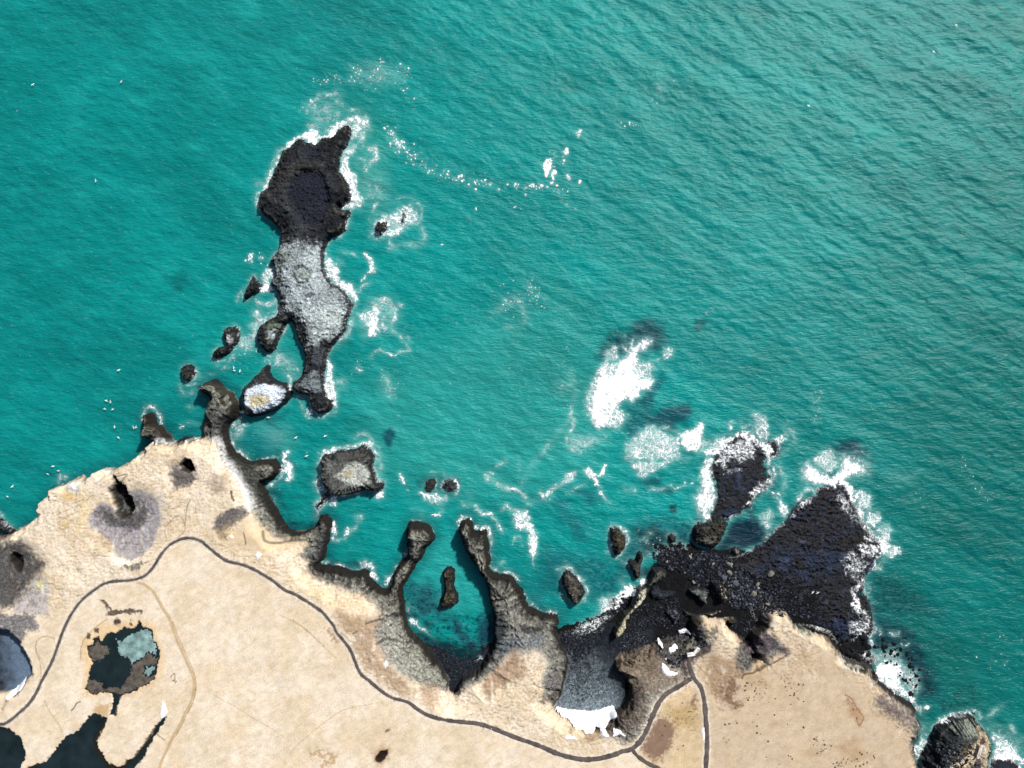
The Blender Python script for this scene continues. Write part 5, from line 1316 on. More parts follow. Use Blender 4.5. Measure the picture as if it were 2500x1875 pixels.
fpoly("K 700,520 800,470 900,520 960,580 1000,640 980,760 900,720 830,660 740,640", .50, 2.5); fline("K 740,560 850,600 960,620 1000,680", 1, .6); fline("K 870,710 920,760 930,830", 1.8, .72)
fpoly("K 905,830 950,850 945,890 920,870", 1, .4); fpoly("K 395,1100 440,1095 440,1150 400,1160", 1, .4)
fline("K 630,590 690,570 700,620", .8, .55); fline("K 640,500 700,520 770,500", .8, .5); fline("K 960,950 1060,980 1130,1010", .6, .6)
fline("K 400,1200 350,1240 290,1300 270,1400 300,1480 350,1540 440,1610 500,1655", 1.4, .75); fpoly("K 280,1280 430,1200 460,1280 420,1380 300,1480", .5, 2)
fpoly("K 550,1250 900,1300 950,1500 700,1520 600,1350", .28, 4)
fpoly("K 840,1560 900,1550 900,1620 860,1640 | D 830,0 940,0 945,100 950,170 910,230 880,210 870,120 840,60", .97, .7)
fpoly("D 1375,650 1410,680 1440,760 1400,820 1380,870 1370,800 1360,720", .9, .9); fpoly("D 1510,770 1545,720 1570,740 1540,800 1510,815", .9, .7)
fline("D 1620,590 1650,640 1640,700 1580,760", .9, .6); fline("D 1660,600 1700,600", .9, .7); fline("D 1390,840 1450,860 1560,790 1700,620", 1.0, .45)
fpoly("D 2085,120 2130,160 2170,230 2200,320 2170,280 2110,190", .85, .6)
# between L and cliff
fline("L 440,660 460,570 520,530 580,560 620,620 630,690", 1.3, .85); fline("L 830,280 860,370 920,390 1000,350 1060,390", 1.4, .55); fline("L 880,250 940,290 1030,260 1060,200 1010,120", 1.1, .65)
fline("L 1080,290 1130,180 1220,170", .9, .45); fline("L 1100,430 1160,470 1140,540", 1, .5); fpoly("L 830,730 870,710 880,740 840,755", .8, .5); fline("L 900,700 980,690 1080,740", .9, .45); fline("L 920,520 960,560 990,480", .8, .4)
fline("L 1710,1100 1840,1060 1900,1090", .7, .6); fline("L 1930,1200 1940,1270 1860,1330 1770,1400", 1.8, .65); fline("L 1400,740 1380,830 1450,960 1530,1040", 1.0, .75)
fline("D 640,270 700,300 750,430 800,520", .7, .45)
# terraced islet
fpoly("K 1230,1580 1300,1530 1450,1500 1620,1480 1700,1440 1780,1440 1850,1520 1880,1659 1840,1659 1820,1570 1710,1480 1600,1530 1450,1540 1290,1600 1270,1659 1240,1659", .78, 1.0)
fline("K 1600,1420 1720,1370 1820,1440 1890,1560 1870,1659", 1.1, .6); fline("D 1850,0 1900,60 1860,140 1900,240", 1.8, .78); fline("D 1250,20 1240,150 1220,260 1290,320 1340,300", 2.2, .8)
fpoly("D 1200,260 1280,270 1340,300 1280,350 1210,330", .9, 1); fpoly("D 1340,390 1430,380 1440,440 1410,490 1340,470", .92, 1.0); fpoly("D 1820,350 1940,340 1930,390 1880,410 1830,395", .92, .8); fline("D 1480,380 1620,360 1720,320", .7, .85)
fline("D 1210,520 1210,620 1240,650", 1.3, .7)
# coves and lagoon arms
fpoly("D 1670,1110 1720,1080 1800,1100 1840,1130 1850,1220 1880,1300 1830,1290 1790,1230 1780,1180 1700,1160", .72, .9); fpoly("D 1780,1190 1830,1200 1880,1300 1840,1300 1790,1250", 1, .6)
fline("D 1260,1100 1400,1110 1550,1150 1670,1180", .8, .65); fpoly("D 1960,1260 2030,1230 2030,1290 1970,1350 1940,1340", .85, .8); fline("D 1880,1340 1950,1375 2010,1340 2050,1180 2120,1090 2190,970", .8, .7)
fline("E 20,640 120,640 230,690 270,760", .7, .65); fpoly("E 520,640 560,600 640,590 690,660 630,620 560,650 530,730", .92, .7)
fpoly("E 695,690 760,700 830,690 870,740 890,800 860,860 840,800 830,740 740,750 700,740", .88, .8); fline("E 860,740 890,860 870,920 870,1100", 1.0, .78)
fline("E 870,1140 960,1200 1050,1210 1130,1240 1190,1300", 1.3, .8); fline("E 1240,1440 1300,1540 1420,1610 1580,1640", 1.3, .72)
fline("E 570,450 600,480 700,480 760,560 830,580 880,570", 1.0, .75); fline("E 890,610 950,680 990,770", 1.1, .7)
fpoly("E 100,340 200,350 270,340 330,380 400,370 400,420 340,470 250,460 160,410", .85, 1.2); fline("E 230,120 330,110 400,170 500,210 530,260 490,380", .7, .8); fline("E 280,190 290,330", .7, .75); fline("E 400,180 350,260 360,330", .7, .6)
fline("E 300,460 350,530 330,580", 1, .6); fpoly("E 240,580 300,570 350,590 300,605", .8, .6); fline("E 20,520 150,540 120,600", 1.2, .4)
# drifting streaks of the open bay
fline("V 60,1659 400,1659", .1, 0)
fline("E 820,160 850,210 920,210 1000,280 1120,300 1200,350 1260,410", 1.4, .72); fline("E 820,150 890,130 870,200", 1, .6)
fline("E 1270,460 1400,430 1520,420", 1.2, .6); fline("E 1400,350 1450,380 1540,310 1640,250 1750,190 1780,130 1700,170", 1.6, .78); fpoly("E 1390,330 1460,350 1560,300 1500,360 1440,400", .85, .7)
fline("E 1690,360 1730,320 1840,280 1890,250", .9, .6); fpoly("E 1880,90 1950,70 1990,130 2040,150 2100,60 2080,20 2140,50 2100,140 2020,180 2060,290 2010,260 1930,170 1880,140", .95, .5)
fline("E 2040,280 2080,370 2130,440 2160,470", .7, .85)
fpoly("E 1110,560 1280,540 1300,640 1330,720 1390,830 1370,900 1370,1000 1330,1070 1290,1000 1300,820 1240,740 1140,740", .86, 1.0); fpoly("E 1290,780 1390,820 1370,1000 1330,1060 1290,980", .95, .8); fline("E 990,530 1050,490 1110,530 1250,540", 1.1, .78); fline("E 1330,1060 1338,1130", .5, .8)
fline("E 1110,890 1140,830 1190,830 1220,920", .7, .6); fline("E 960,1140 1010,1085", .9, .6); fline("E 550,90 620,80", .7, .5); fline("E 940,60 1000,20 1040,0", 1.2, .7); fline("E 1170,0 1180,100 1150,110", .9, .55); fline("E 610,340 670,390", .8, .5)
fline("X 1395,905 1400,1000 1360,1060 1310,1120 1290,1150 1270,1190", 1.5, .42); fline("X 1200,770 1260,730 1280,790 1240,800", 2.0, .42); fdots("X 1240,760 1290,700 1310,740", 60, 5, .1, .35)
fline("P 180,1080 200,1180 230,1260 160,1380 150,1450 180,1530 300,1560", 1.3, .66); fpoly("P 120,1360 300,1380 580,1380 590,1440 420,1520 250,1580 170,1520", .44, 2)
fpoly("P 20,820 200,790 250,850 160,900 60,940", .33, 3); fdots("P 1600,0 1640,60 1700,50 1740,10", 20, .4, .1, .25)
fpoly("P 1120,570 1180,520 1210,410 1300,450 1290,540 1200,560", .62, 1.0)
# the big breaker on the sunken reef
fpoly("P 560,590 700,600 800,500 870,430 960,340 1040,350 1070,400 1000,460 940,480 920,540 940,600 1040,580 1090,620 1080,700 1090,800 1040,890 950,900 930,970 850,1030 800,990 740,1020 700,1100 790,1150 780,1220 700,1310 600,1300 480,1320 400,1220 350,1100 360,960 390,860 450,740 500,640", .84, 2.0)
fpoly("P 700,620 800,540 860,440 940,450 890,540 860,640 900,760 1080,800 1030,885 945,890 915,960 850,1020 800,980 700,1040 640,1150 600,1270 470,1280 400,1150 420,980 460,820 520,720 640,740", 1.25, 1.2, .6)
fpoly("P 570,480 640,400 700,420 700,560 560,640 500,700", .62, 1.5); fline("P 770,360 750,420 800,480 850,400 880,340 960,360 1060,360", 1.1, .78)
fpoly("P 890,1380 1000,1290 1100,1260 1180,1330 1250,1380 1380,1400 1380,1600 1350,1659 1450,1659 780,1659 780,1480", .70, 1.6); fpoly("G 140,0 650,0 560,60 440,110 330,190 260,180 210,90", .68, 1.4)
fpoly("P 800,1500 950,1420 1000,1600 850,1659", .85, 2)
fpoly("P 1380,1380 1450,1340 1520,1330 1560,1240 1620,1250 1635,1320 1590,1400 1600,1500 1540,1560 1440,1550 1390,1480", 1.2, 1, .6)
fline("P 1200,1290 1280,1330 1390,1370", 1.3, .65); fpoly("P 1590,1400 1720,1420 1720,1540 1560,1600", .55, 2)
# the surf-swept reef
fpoly("Q 360,440 430,420 480,450 560,390 640,370 720,430 760,480 830,480 880,540 900,500 980,420 990,450 900,520 860,570 840,640 860,740 900,760 880,700 820,680 800,580 700,500 560,430 480,500 400,560 330,620 260,580 220,500 300,520", .95, 1.2)
fpoly("Q 400,560 480,470 600,440 700,480 720,560 700,620 620,660 480,640 430,760 390,680 330,660", .74, 1.6); fpoly("Q 440,680 620,700 580,750 440,760", .5, 1.2)
fpoly("Q 290,600 340,620 310,700 330,800 350,900 360,980 330,1060 320,1160 270,1200 230,1150 180,1000 220,900 220,750 260,660", 1.0, 1.5, .9)
fpoly("Q 150,960 250,860 260,1150 180,1100", .55, 2); fpoly("Q 660,230 740,200 800,260 840,340 830,470 740,470 700,400 700,300", .66, 1.5); fline("Q 490,360 500,290 580,280 600,340", 1.0, .75); fline("Q 620,350 650,320 690,360", 1.2, .7)
fpoly("Q 880,450 980,390 1000,420 920,500", .9, .9); fline("Q 980,340 1060,400 1060,500 960,580", 1.6, .48); fline("Q 870,560 920,700 970,800 960,930 880,960", 1.8, .5)
fpoly("Q 650,930 740,840 850,790 900,780 880,850 800,920 720,970 690,1000", .66, 1.0); fline("Q 600,1060 660,1020 680,1060", 1, .7)
fpoly("Q 870,930 920,930 940,960 900,960", .9, .5); fpoly("Q 900,970 960,1010 1030,1080 1020,1130 960,1150 930,1080", .8, .8); fpoly("Q 740,1150 830,1070 880,1120 860,1270 820,1280 780,1230", .62, 1.3)
fline("G 110,290 150,320 220,320", 1.4, .7); fline("G 370,330 450,310 560,290 610,250 640,290 740,280 760,240", .9, .75); fpoly("G 790,230 860,240 860,260 810,260", .9, .4)
fdots("G 300,850 500,880 700,900 900,940", 30, 3, .1, .4); fpoly("G 420,1000 480,920 620,880 760,900 860,950 700,980 500,1080", .50, 2); fpoly("G 340,1050 300,960 420,980 400,1060", .4, 1.5)
fline("G 360,770 410,780", 1, .8); fline("G 270,850 340,830 350,870", .9, .7)
# the lava shelf: a bright line of surf down its outer side
fpoly("Q 1130,740 1200,680 1300,740 1400,800 1480,740 1500,620 1560,600 1580,660 1700,680 1690,730 1580,780 1480,830 1400,880 1330,870 1200,820", 1.15, 1.4, .9)
fpoly("Q 1220,640 1310,560 1400,530 1460,640 1500,560 1580,600 1500,640 1400,760 1300,740", .66, 1.3); fpoly("Q 1120,700 1200,640 1250,740 1250,860 1140,830", .7, 2); fpoly("Q 1560,580 1700,620 1770,680 1740,780 1600,790", .55, 2.5); fline("Q 1580,560 1700,570 1760,640", .7, .5)
fline("Q 1110,1000 1130,930 1220,900 1250,960 1160,1020 1090,1080 1040,1150", 1.4, .85)
fline("Q 1490,840 1560,900 1590,980 1640,1080 1670,1180 1740,1280 1840,1370 1880,1400", 2.2, 1.15, .5)
fpoly("Q 1600,900 1700,910 1760,960 1760,1050 1720,1100 1640,1060 1590,960", .72, 1.4); fpoly("Q 1700,1090 1820,1110 1850,1180 1780,1250 1700,1220", .75, 1.4); fpoly("Q 1830,1220 1920,1210 1950,1290 1910,1380 1850,1350 1780,1280", .66, 1.2)
fpoly("Q 1820,1380 1900,1390 2010,1430 2000,1480 1920,1500 1830,1480", 1.05, 1.2); fpoly("Q 1620,1400 1700,1380 1830,1400 1840,1460 1760,1520 1660,1510", .82, 1.2)
fpoly("Q 1400,900 1500,900 1560,1000 1620,1100 1660,1200 1600,1240 1500,1130 1420,1020", .56, 2); fpoly("Q 1660,1300 1780,1340 1820,1390 1700,1380", .6, 1)
fpoly("Q 1470,1520 1600,1440 1640,1520 1740,1560 1700,1659 1560,1659", .60, 1.6); fline("Q 1470,1520 1510,1590 1520,1659", .9, .8); fline("Q 1800,1500 1780,1580 1840,1620 1880,1520", 1, .8)
fline("I 380,900 480,900 560,960 640,960", 2, .7); fpoly("I 640,880 700,880 760,940 870,940 870,1010 760,1040 680,990", 1.05, 1); fline("I 660,1010 600,1060 580,1120 640,1140 700,1040", .8, .8); fline("I 570,1160 500,1210 470,1280", .8, .9)
fpoly("I 220,1050 300,960 360,940 470,1100 480,1220 350,1250 260,1170", .58, 1.5); fline("I 350,1250 440,1240 450,1330 400,1350 350,1420 390,1500 400,1600 450,1659", 1.5, .88); fline("I 480,1290 540,1340 550,1400", 1.2, .5)
fpoly("I 340,1480 400,1500 420,1659 300,1659", .5, 1.5)
fline("S 800,60 880,180 790,260 800,340 850,440 840,540 920,620 1040,740", 1.6, .95); fpoly("S 780,420 860,440 1000,600 1090,740 1000,720 880,640 760,560 720,480", .72, 1.3); fline("S 960,0 980,120 1080,270 1000,280", 1.0, .6)
fpoly("S 700,740 900,700 1040,760 1080,860 1000,960 860,940 720,880", .66, 1.4); fline("S 740,910 860,960 900,980 1060,990", 1.2, .95); fline("S 1080,740 1120,800 1200,900 1240,960", 1.0, .8)
fpoly("S 1050,1060 1120,1050 1120,1160 1180,1180 1080,1190", .78, .8); fpoly("S 1180,1450 1150,1490 1150,1659 1600,1659 1600,1560 1540,1440 1440,1400 1300,1380 1220,1420", 1.1, 1.6)
fpoly("S 1080,1200 1500,1200 1650,1500 1700,1659 1250,1659 1100,1450 900,1360 800,1240", .55, 2.2); fpoly("J 610,580 620,680 740,790 860,870 1000,950 1060,980 1000,870 880,740 850,600 700,520", 1.15, 1.3, .8)
fpoly("J 850,450 950,560 1080,640 1100,800 1000,920 900,760", .58, 1.8); fline("J 890,320 930,340 970,320", .8, .9); fline("J 780,200 840,230 870,220", 1, .85); fline("J 600,130 660,210", 1, .8)
fpoly("J 1120,1020 1150,980 1180,1000 1160,1040", .95, .6); fpoly("J 1000,960 1120,1000 1100,1080 1010,1060", .6, 1.5); fpoly("J 1030,1150 1150,1180 1180,1300 1160,1380 1050,1320", .42, 2)
fpoly("J 980,1400 1060,1390 1150,1300 1170,1390 1090,1490 1120,1530 1240,1590 1140,1590 1020,1540", .82, 1.2); fline("J 1040,1560 1100,1620 1130,1659", 1.3, .6)
fpoly("J 1270,1180 1290,1130 1380,1100 1390,1140 1320,1200", .92, .8); fline("J 1400,1090 1500,1060 1640,1050 1720,1050 1740,1130", .8, .8); fpoly("J 1750,1200 1850,1260 1960,1310 2100,1420 2212,1600 2212,1659 2120,1580 1990,1530 1890,1530 1890,1380 1850,1290", .82, 1.5)
fpoly("J 1900,1500 2050,1450 2150,1500 2212,1580 2212,1630 2080,1570 1900,1560", 1, 1); fpoly("J 1800,1150 2000,1250 2212,1350 2212,1550 1950,1350", .42, 3); fline("J 1830,1090 1900,1030 1980,980", 1.2, .6); fline("J 2050,1200 2100,1260 2080,1330", 1.3, .6); fline("J 1880,1320 1900,1480 1860,1600", 1.2, .85)
# cove and boulder shore surf
fpoly("F 1750,190 1850,100 1980,30 2060,0 2212,0 2120,80 2060,130 1900,150", .74, 1.6); fpoly("F 1640,210 1750,150 1900,60 2000,0 2100,0 2100,150 1950,220 1750,260", .55, 2); fpoly("G 0,1590 0,1500 60,1420 150,1340 250,1370 230,1450 100,1480 30,1600", 1.1, .9); fpoly("G 250,1290 340,1260 340,1320 270,1350", .95, .7); fpoly("E 2030,1500 2212,1440 2212,1600 2060,1659", .72, 1.3)
fline("G 70,1270 90,1320", 1.6, .6); fline("G 80,1080 140,1100 150,1150", .8, .6); fline("G 10,700 100,740 150,830 120,950", .7, .7); fline("G 0,1030 60,1030", .9, .85)
fline("E 2130,1000 2180,900 2150,780 2180,700", .9, .85); fline("E 1600,1180 1720,1150 1800,1220 1880,1320 1920,1420 1880,1500", 1.2, .8); fline("E 1640,1440 1680,1500", .8, .6)
fpoly("F 0,30 60,50 130,130 190,190 140,180 60,120 0,110", .85, .8); fpoly("D 2160,1480 2200,1560 2212,1659 2180,1600", .7, .8); fline("F 150,150 300,330 400,520", .5, .4); fpoly("F 700,500 780,420 850,350 900,290 820,360 760,520", .5, .9)
# foam rafts and bubbles out in the bay
fpoly("V 1565,400 1570,360 1600,330 1640,320 1655,340 1645,400 1620,450 1600,500 1580,480 1580,440", 1.05, .4, .25); fpoly("V 1645,440 1670,420 1692,435 1685,465 1660,470 1675,520 1650,510 1640,470", 1.05, .35, .2)
fpoly("V 1630,535 1660,530 1665,548 1635,555", 1, .3, .2); fpoly("V 1680,550 1705,560 1700,578 1682,570", 1, .3, .2); fpoly("V 1525,570 1560,552 1578,565 1555,588", 1, .3, .2); fpoly("V 1595,568 1620,568 1618,588 1598,586", 1, .3, .1)
fpoly("V 1750,260 1775,220 1800,235 1800,280 1770,290", .95, .4, .3); fpoly("V 1860,90 1900,60 1935,60 1910,110 1880,150 1865,120", .72, .5, .4); fpoly("V 1770,470 1790,455 1820,490 1825,515 1795,515", .95, .4, .3); fpoly("V 1885,555 1900,510 1920,520 1905,550", .85, .4, .3)
fpoly("V 1655,390 1680,390 1678,402 1658,402", 1, .3, .1); fpoly("V 1750,330 1770,330 1768,350 1752,350", 1, .3, .1)
fdots("V 1755,290 1755,380", 10, .4, .15, .35); fdots("V 1680,600 1730,640 1740,690 1850,700", 22, 1.5, .12, .45); fdots("V 1650,240 1680,290 1700,350", 8, 1, .12, .35)
fdots("V 190,60 210,160 290,220", 60, 1.6, .12, .6); fdots("V 250,180 360,280 500,350", 110, 1.7, .12, .5); fdots("V 480,400 560,430 680,480 820,520", 60, 1.6, .12, .5); fdots("V 800,510 960,530 1100,540 1250,550 1400,575 1560,575", 110, 1.6, .12, .6)
fpoly("V 190,80 260,140 310,230 240,230 200,170", .45, 1.2); fdots("V 1400,580 1500,575 1560,570", 12, .6, .2, .6)
fdots("V 1440,1440 1480,1520 1540,1600", 60, 2, .1, .4); fpoly("V 1230,1600 1320,1540 1350,1600 1280,1659", .40, 2); fdots("V 1200,1640 1350,1560", 40, 3, .1, .35)
fdots("X 1610,190 1620,215 1600,230", 12, 3, .12, .4); fline("X 1605,205 1615,225", 1, .6); fdots("X 1525,300 1540,310 1545,300", 8, 1, .2, .5)
fdots("X 2350,1120 2380,1180 2420,1220", 40, 1.2, .12, .35); fdots("X 2240,1200 2250,1240", 16, 2, .12, .3); fpoly("X 2160,1150 2240,1160 2230,1180 2170,1170", .25, 2); fdots("X 1990,960 1995,1040", 60, 2.2, .1, .3)
fdots("X 60,200 600,700", 26, 60, .12, .3); fdots("X 2430,1540 2440,1640 2470,1560", 40, 4, .1, .35)
fdots("X 1300,830 1400,900 1500,1000", 60, 14, .1, .28); fdots("X 1000,780 1150,900 1250,1000", 60, 18, .1, .28); fdots("X 620,1080 680,1150 720,1120", 50, 5, .1, .25)
fpoly("A 580,220 640,150 750,160 760,190 650,240", .6, .8, 1); fpoly("A 0,560 40,600 50,650 110,680 130,750 60,700 -20,650", .6, .8)
# ---------------------------------------------------------------- the sea
def swell(x, y):
    a = R(58)
    u = x * math.cos(a) + y * math.sin(a)
    w = x * -math.sin(a) + y * math.cos(a)
    w1 = pn(u * 0.085 + 0.6 * pn(x * .012, y * .012, 401), w * 0.022, 403)
    w2 = pn(u * 0.26, w * 0.075, 405); w3 = pn(u * 0.62, w * 0.22, 407)
    k = 1 + 1.1 * ss((x + 1.2 * y - 60) / 260)
    return k * (0.34 * w1 + 0.20 * w2 + 0.09 * w3)
sx = axis(-262, 262, 0.6, -6000, 6000); sy = axis(-200, 200, 0.6, -6000, 6000)
XS, YS = np.meshgrid(sx, sy)
damp = np.clip(1 - (np.maximum(np.abs(XS) - 262, 0) + np.maximum(np.abs(YS) - 200, 0)) / 60, 0, 1)
calm = 1 - 0.55 * (ss((40 - np.hypot(XS + 40, YS + 60)) / 40) + ss((60 - np.hypot(XS + 150, YS + 10)) / 60)).clip(0, 1)
ZS = swell(XS, YS) * damp * calm
cs = np.zeros(XS.shape + (3,), dtype=np.float32) + hexc('0b9793') * 0.62
L1 = fbm(XS * 0.012, YS * 0.012, 3, 411); L2 = fbm(XS * 0.05 + .3 * L1, YS * 0.09, 4, 413)
cs = mixp(cs, 0.9 * ss(0.25 - 0.45 * L1 - 0.15 * L2 + (-XS - 90) / 330), hexc('0a8886') * .62)
cs = mixp(cs, .7 * ss(0.1 + .7 * L2), hexc('1fa5a0') * .66)
cs = mixp(cs, 0.85 * ss((XS - 90 - 0.35 * YS) / 150), hexc('0a7873') * .56)
cs = mixp(cs, 0.5 * ss((YS - 40 + .4 * XS) / 220), hexc('2aa09a') * .60)
def smask(text, fe, wp=1.0):
    p = P(text); m = fe + 3 * wp + 2
    i0, i1 = np.searchsorted(sx, [p[:, 0].min() - m, p[:, 0].max() + m]); j0, j1 = np.searchsorted(sy, [p[:, 1].min() - m, p[:, 1].max() + m])
    A = np.zeros(XS.shape, dtype=np.float32)
    if i0 >= i1 or j0 >= j1: return A
    w = (slice(j0, j1), slice(i0, i1))
    x_, y_ = XS[w], YS[w]
    d = sdf(p, x_, y_) + wp * 3.0 * fbm(x_ * 0.18, y_ * 0.18, 4, 421)
    A[w] = ss(0.5 + d / (2 * fe)); return A
for t_, hx, st, fe in [
  ("N 950,550 1300,600 1600,900 1500,1600 1150,1600 1100,900", '2a9c8f', .55, 8),
  ("X 1050,850 1400,700 1500,1000 1450,1150 1150,1230 900,1150 850,950", '3bb0a6', .45, 14),
  ("K 1000,200 940,170 860,260 780,420 700,520 900,700 1060,700 1080,500", '1fa09a', .6, 3),
  ("E 250,870 560,700 900,1400 900,1650 0,1650 0,1250", '27a7a2', .75, 3),
  ("P 480,480 600,330 820,250 1000,130 1100,160 1250,300 1180,450 900,500 600,560 500,560", '14364a', .85, 3.5),
  ("P 1200,690 1160,820 1060,1000 920,1020 1080,850 1150,720", '14405a', .7, 2.5),
  ("P 1120,1120 1250,1050 1480,1040 1540,1140 1470,1200 1350,1260 1330,1330 1180,1330 1000,1250", '143850', .8, 3),
  ("P 800,1100 1000,1050 1150,1200 900,1500 780,1350", '1a5a68', .6, 4),
  ("P 1540,120 1620,120 1630,240 1530,260", '195a64', .7, 2),
  ("Q 1400,540 1500,460 1600,440 1700,540 1760,640 1500,640", '14364a', .85, 3),
  ("Q 330,620 380,520 480,420 450,620 360,760", '14364a', .7, 2),
  ("K 1930,1350 2000,1290 2060,1330 2050,1420 1980,1510 1940,1450", '15435a', .8, 1.6),
  ("E 1550,430 1700,450 1950,850 1850,880 1700,750", '1a6470', .6, 4),
  ("E 1800,320 2000,300 2080,420 1950,460", '195f6c', .6, 3),
  ("E 1450,950 1750,1000 2050,1050 2212,1300 2212,1500 1950,1500 1500,1450 1300,1600", '1c6470', .6, 6),
  ("G 0,950 150,700 400,620 700,640 850,700 850,950 400,1000 0,1400", '1d5663', .65, 5),
  ("G 1150,930 1300,620 1500,580 1700,760 1620,900 1300,1000", '215868', .75, 4),
  ("G 250,760 420,700 640,800 860,900 1000,980 880,1060 500,1000 300,1000", "0c1c28", .8, 3),
  ("G 900,980 1000,900 1180,800 1330,640 1520,620 1600,760 1750,760 1650,860 1480,960 1250,1040 1000,1040", "11283a", .85, 3),
  ("Q 150,1180 300,1180 200,1420 100,1400", "14364a", .6, 2),
  ("G 590,490 660,500 670,570 600,570", '10303c', .85, 1.2),
  ("G 300,180 500,170 520,270 350,280", '1a5660', .7, 3), ("G 450,300 650,280 620,360 480,360", '1a5660', .7, 2),
  ("E -50,1400 200,1300 330,1450 330,1700 0,1700 | F -20,0 300,0 200,200", '1d4a58', .8, 4),
  ("F 0,0 380,0 500,200 560,350 780,350 920,300 900,0 780,0 740,260 600,280 560,100 500,0 300,0", '1b3a50', .9, 3),
  ("F 120,200 330,250 560,330 760,330 900,280 900,420 700,560 500,600 300,450", '101d2c', .9, 2.5),
  ("D 700,330 800,400 900,560 900,700 1100,760 1200,700 1230,640 1100,700 940,640 850,500 760,320", '12303e', .65, 3),  # shade under the bay cliffs, painted dark into the water colour
  ("D 1300,1060 1700,1100 1800,1180 1300,1120", '154a56', .6, 2), ("L 1500,800 1900,750 1950,1000 1600,1050 1480,950", '1a7a80', .6, 4),
  ("K 560,1180 900,1150 700,1300 560,1260", '155a64', .6, 3),
  ("I 600,1230 760,1230 1000,1400 1300,1659 580,1659", '1c5c60', .7, 6),
  ("J 560,0 1000,150 1250,600 1280,900 1050,950 800,700 600,500 400,300", '193f4c', .9, 6),
  ("J 1050,950 1200,1000 1200,1300 1000,1400", '1f6f68', .6, 4),
  ("J 1300,950 1600,950 1700,1100 1350,1100", '1f5f62', .6, 4),
  ("G 200,1150 330,1140 430,1170 330,1310 270,1280", '1a3c4c', .9, 1.5),
  ("F 1620,0 1850,0 1900,80 1640,160", '1d8a88', .6, 3),
  ("M 150,1220 300,1260 340,1200 200,1180", '16606c', .6, 2), ("E 100,200 280,160 540,200 520,350 150,360", '1a4a5a', .7, 2),
  ("H 780,0 800,0", '000000', 0, 1),
  ("X 410,670 460,670 450,720 420,710", '0f6a6a', .6, 3), ("J 1000,0 1500,300 1800,900 1500,1000 1250,500", '1a6c66', .45, 8)]:
    if st: cs = mixp(cs, smask(t_, fe) * st, hexc(hx) * .62)
# shallow boulders seen through the water
bd = ss((fbm(XS * 0.55, YS * 0.55, 2, 431) - 0.18) / 0.25)
for t_, st in [("G 250,650 850,650 850,950 400,1000 200,1000", .5), ("G 1150,950 1400,600 1700,700 1620,900", .5), ("E -50,1350 330,1400 300,1700 -50,1700", .7), ("F 0,0 900,0 900,330 540,340 200,200", .7),
               ("J 560,100 1000,200 1250,700 1200,950 900,800 600,500", .8), ("I 600,1230 1000,1350 1100,1659 580,1659", .5), ("J 1300,850 1700,800 1700,1080 1350,1080", .6), ("E 1700,1000 2212,1100 2212,1500 1850,1450", .5), ("D 700,600 900,640 1200,680 1100,780 850,720", .6)]:
    cs = mixp(cs, smask(t_, 3) * st * bd, hexc('0b1c28') * .8)
cs = cs * (1 + .16 * pn((XS * math.cos(R(58)) + YS * math.sin(R(58))) * .05 + .5 * L2, (XS * -math.sin(R(58)) + YS * math.cos(R(58))) * .012, 441))[..., None]
fx_ = np.clip((XS - FX[0]) / FS, 2, len(FX) - 3).astype(int); fy_ = np.clip((YS - FY[0]) / FS, 2, len(FY) - 3).astype(int)
FB = FD.copy()
for _ in range(5):
    for q_ in (1, 2):
        FB = (FB + np.roll(FB, q_, 0) + np.roll(FB, -q_, 0) + np.roll(FB, q_, 1) + np.roll(FB, -q_, 1)) / 5
fb = FB[fy_, fx_] * (np.abs(XS) < 256) * (np.abs(YS) < 194)
cs = mixp(cs, 0.8 * np.clip(fb * 1.3, 0, 1), hexc('7fc8c2') * .62)
del FB
for t_ in (REEF, REEF2):
    cs = mixp(cs, .75 * smask(t_, 6, 1.6), hexc('0f2f42') * .6)
land_s = sample(DHs, XS, YS)
cs = mixp(cs, 0.45 * ss(1 + land_s / 7) * (np.abs(XS) < 262) * (np.abs(YS) < 200), hexc('0f3a48') * .8)
Vs = np.stack([XS, YS, ZS], -1).reshape(-1, 3)
sea = mesh_from('sea', Vs, grid_faces(*XS.shape), M_SEA, cols=np.clip(cs.reshape(-1, 3), 0.001, .9))
tag(sea, kind='structure')
del Vs, XS, YS, cs, ZS

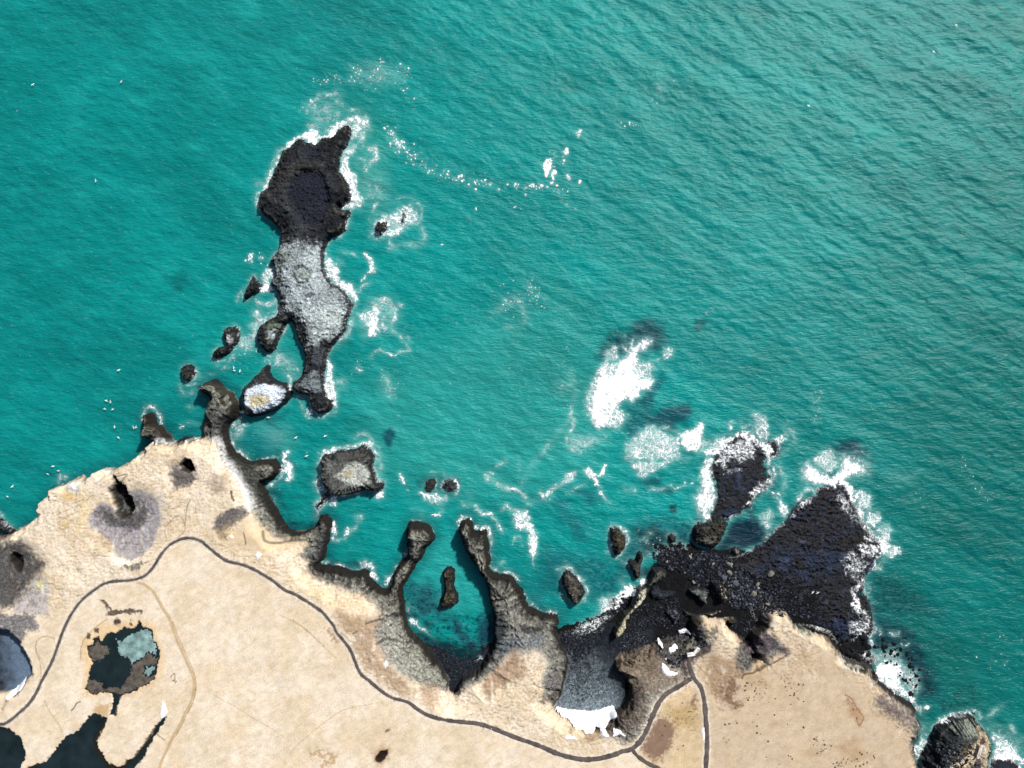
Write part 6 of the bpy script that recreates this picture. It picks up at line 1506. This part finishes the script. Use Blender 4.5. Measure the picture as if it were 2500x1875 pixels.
# turn density into lace: filaments where thin, solid where thick
XF, YF = np.meshgrid(FX, FY)
act = FD > 0.06
xa = XF[act]; ya = YF[act]; da = FD[act]
wx = xa + 2.2 * fbm(xa * 0.25, ya * 0.25, 3, 501); wy = ya + 2.2 * fbm(xa * 0.25, ya * 0.25, 3, 505)
lace = np.maximum(1 - np.abs(pn(wx * 0.26, wy * 0.26, 511)) * 4.8, 0.97 * (1 - np.abs(pn(wx * 0.50, wy * 0.50, 513)) * 3.6))
lace = np.maximum(lace, 0.78 * (1 - np.abs(pn(wx * 1.1, wy * 1.1, 515)) * 3.0))
cl2 = 0.5 + 0.9 * fbm(xa * 0.12, ya * 0.12, 3, 521)
dens = da * (0.80 + 0.34 * cl2)
val = dens * 1.30 - 0.12 - (1 - lace.clip(0, 1))
FO = np.zeros(FD.shape, dtype=np.float32)
FO[act] = np.maximum(np.clip(val / 0.72, 0, 1), np.clip((dens - .22) * .42, 0, .34))
hz = np.maximum(swell(XF, YF) * 1.0, -0.3)
HH = np.maximum(sample(HR, XF, YF), -1)
hz = np.maximum(hz + 0.06, HH + 0.10) + 0.28 * FO * (FD > 0.5)
FO[HH > 2.3] = 0
keep = np.maximum(np.maximum(FO[:-1, :-1], FO[1:, 1:]), np.maximum(FO[:-1, 1:], FO[1:, :-1])) > 0.10
# separate breakers are things, the rest of the foam is one mass
def foam_obj(name, mask, label=None, cat=None, kind=None):
    Fv = grid_faces(*FO.shape, keep=keep & mask)
    Vv, Fv, (fo_,) = compact(np.stack([XF, YF, hz], -1).reshape(-1, 3), Fv, [FO.reshape(-1)])
    o = mesh_from(name, Vv, Fv, M_FOAM, attrs={'fo': fo_})
    return tag(o, label, cat, None, kind)
XC = (XF[:-1, :-1]); YC = (YF[:-1, :-1])
used = np.zeros(keep.shape, dtype=bool)
for t_, lb_ in [("P 300,400 540,300 900,300 1100,330 1120,900 900,1060 820,1100 820,1250 700,1340 420,1350 320,1100", 'largest patch of solid white breaking water over the sunken reef'),
               ("P 760,1350 1000,1240 1385,1380 1380,1659 1400,1700 1360,1800 1000,2050 800,1900 760,1600", 'round lacy patch of foam below the largest white breaker'),
               ("P 1386,1380 1450,1300 1560,1220 1650,1240 1640,1400 1600,1540 1540,1580 1440,1570 1388,1500", 'compact white breaker between the lacy foam and the surf-swept reef'),
               ("V 1550,310 1662,310 1655,400 1630,460 1620,510 1560,510", 'largest white foam raft drifting alone in the open bay')]:
    m = inside(P(t_), XC, YC)
    foam_obj('breaking_wave' if 'raft' not in lb_ else 'foam_raft', m & ~used, lb_, 'breaking wave' if 'raft' not in lb_ else 'foam raft')
    used |= m
foam_obj('sea_foam', ~used, kind='stuff')
print('foam faces', int(keep.sum()))
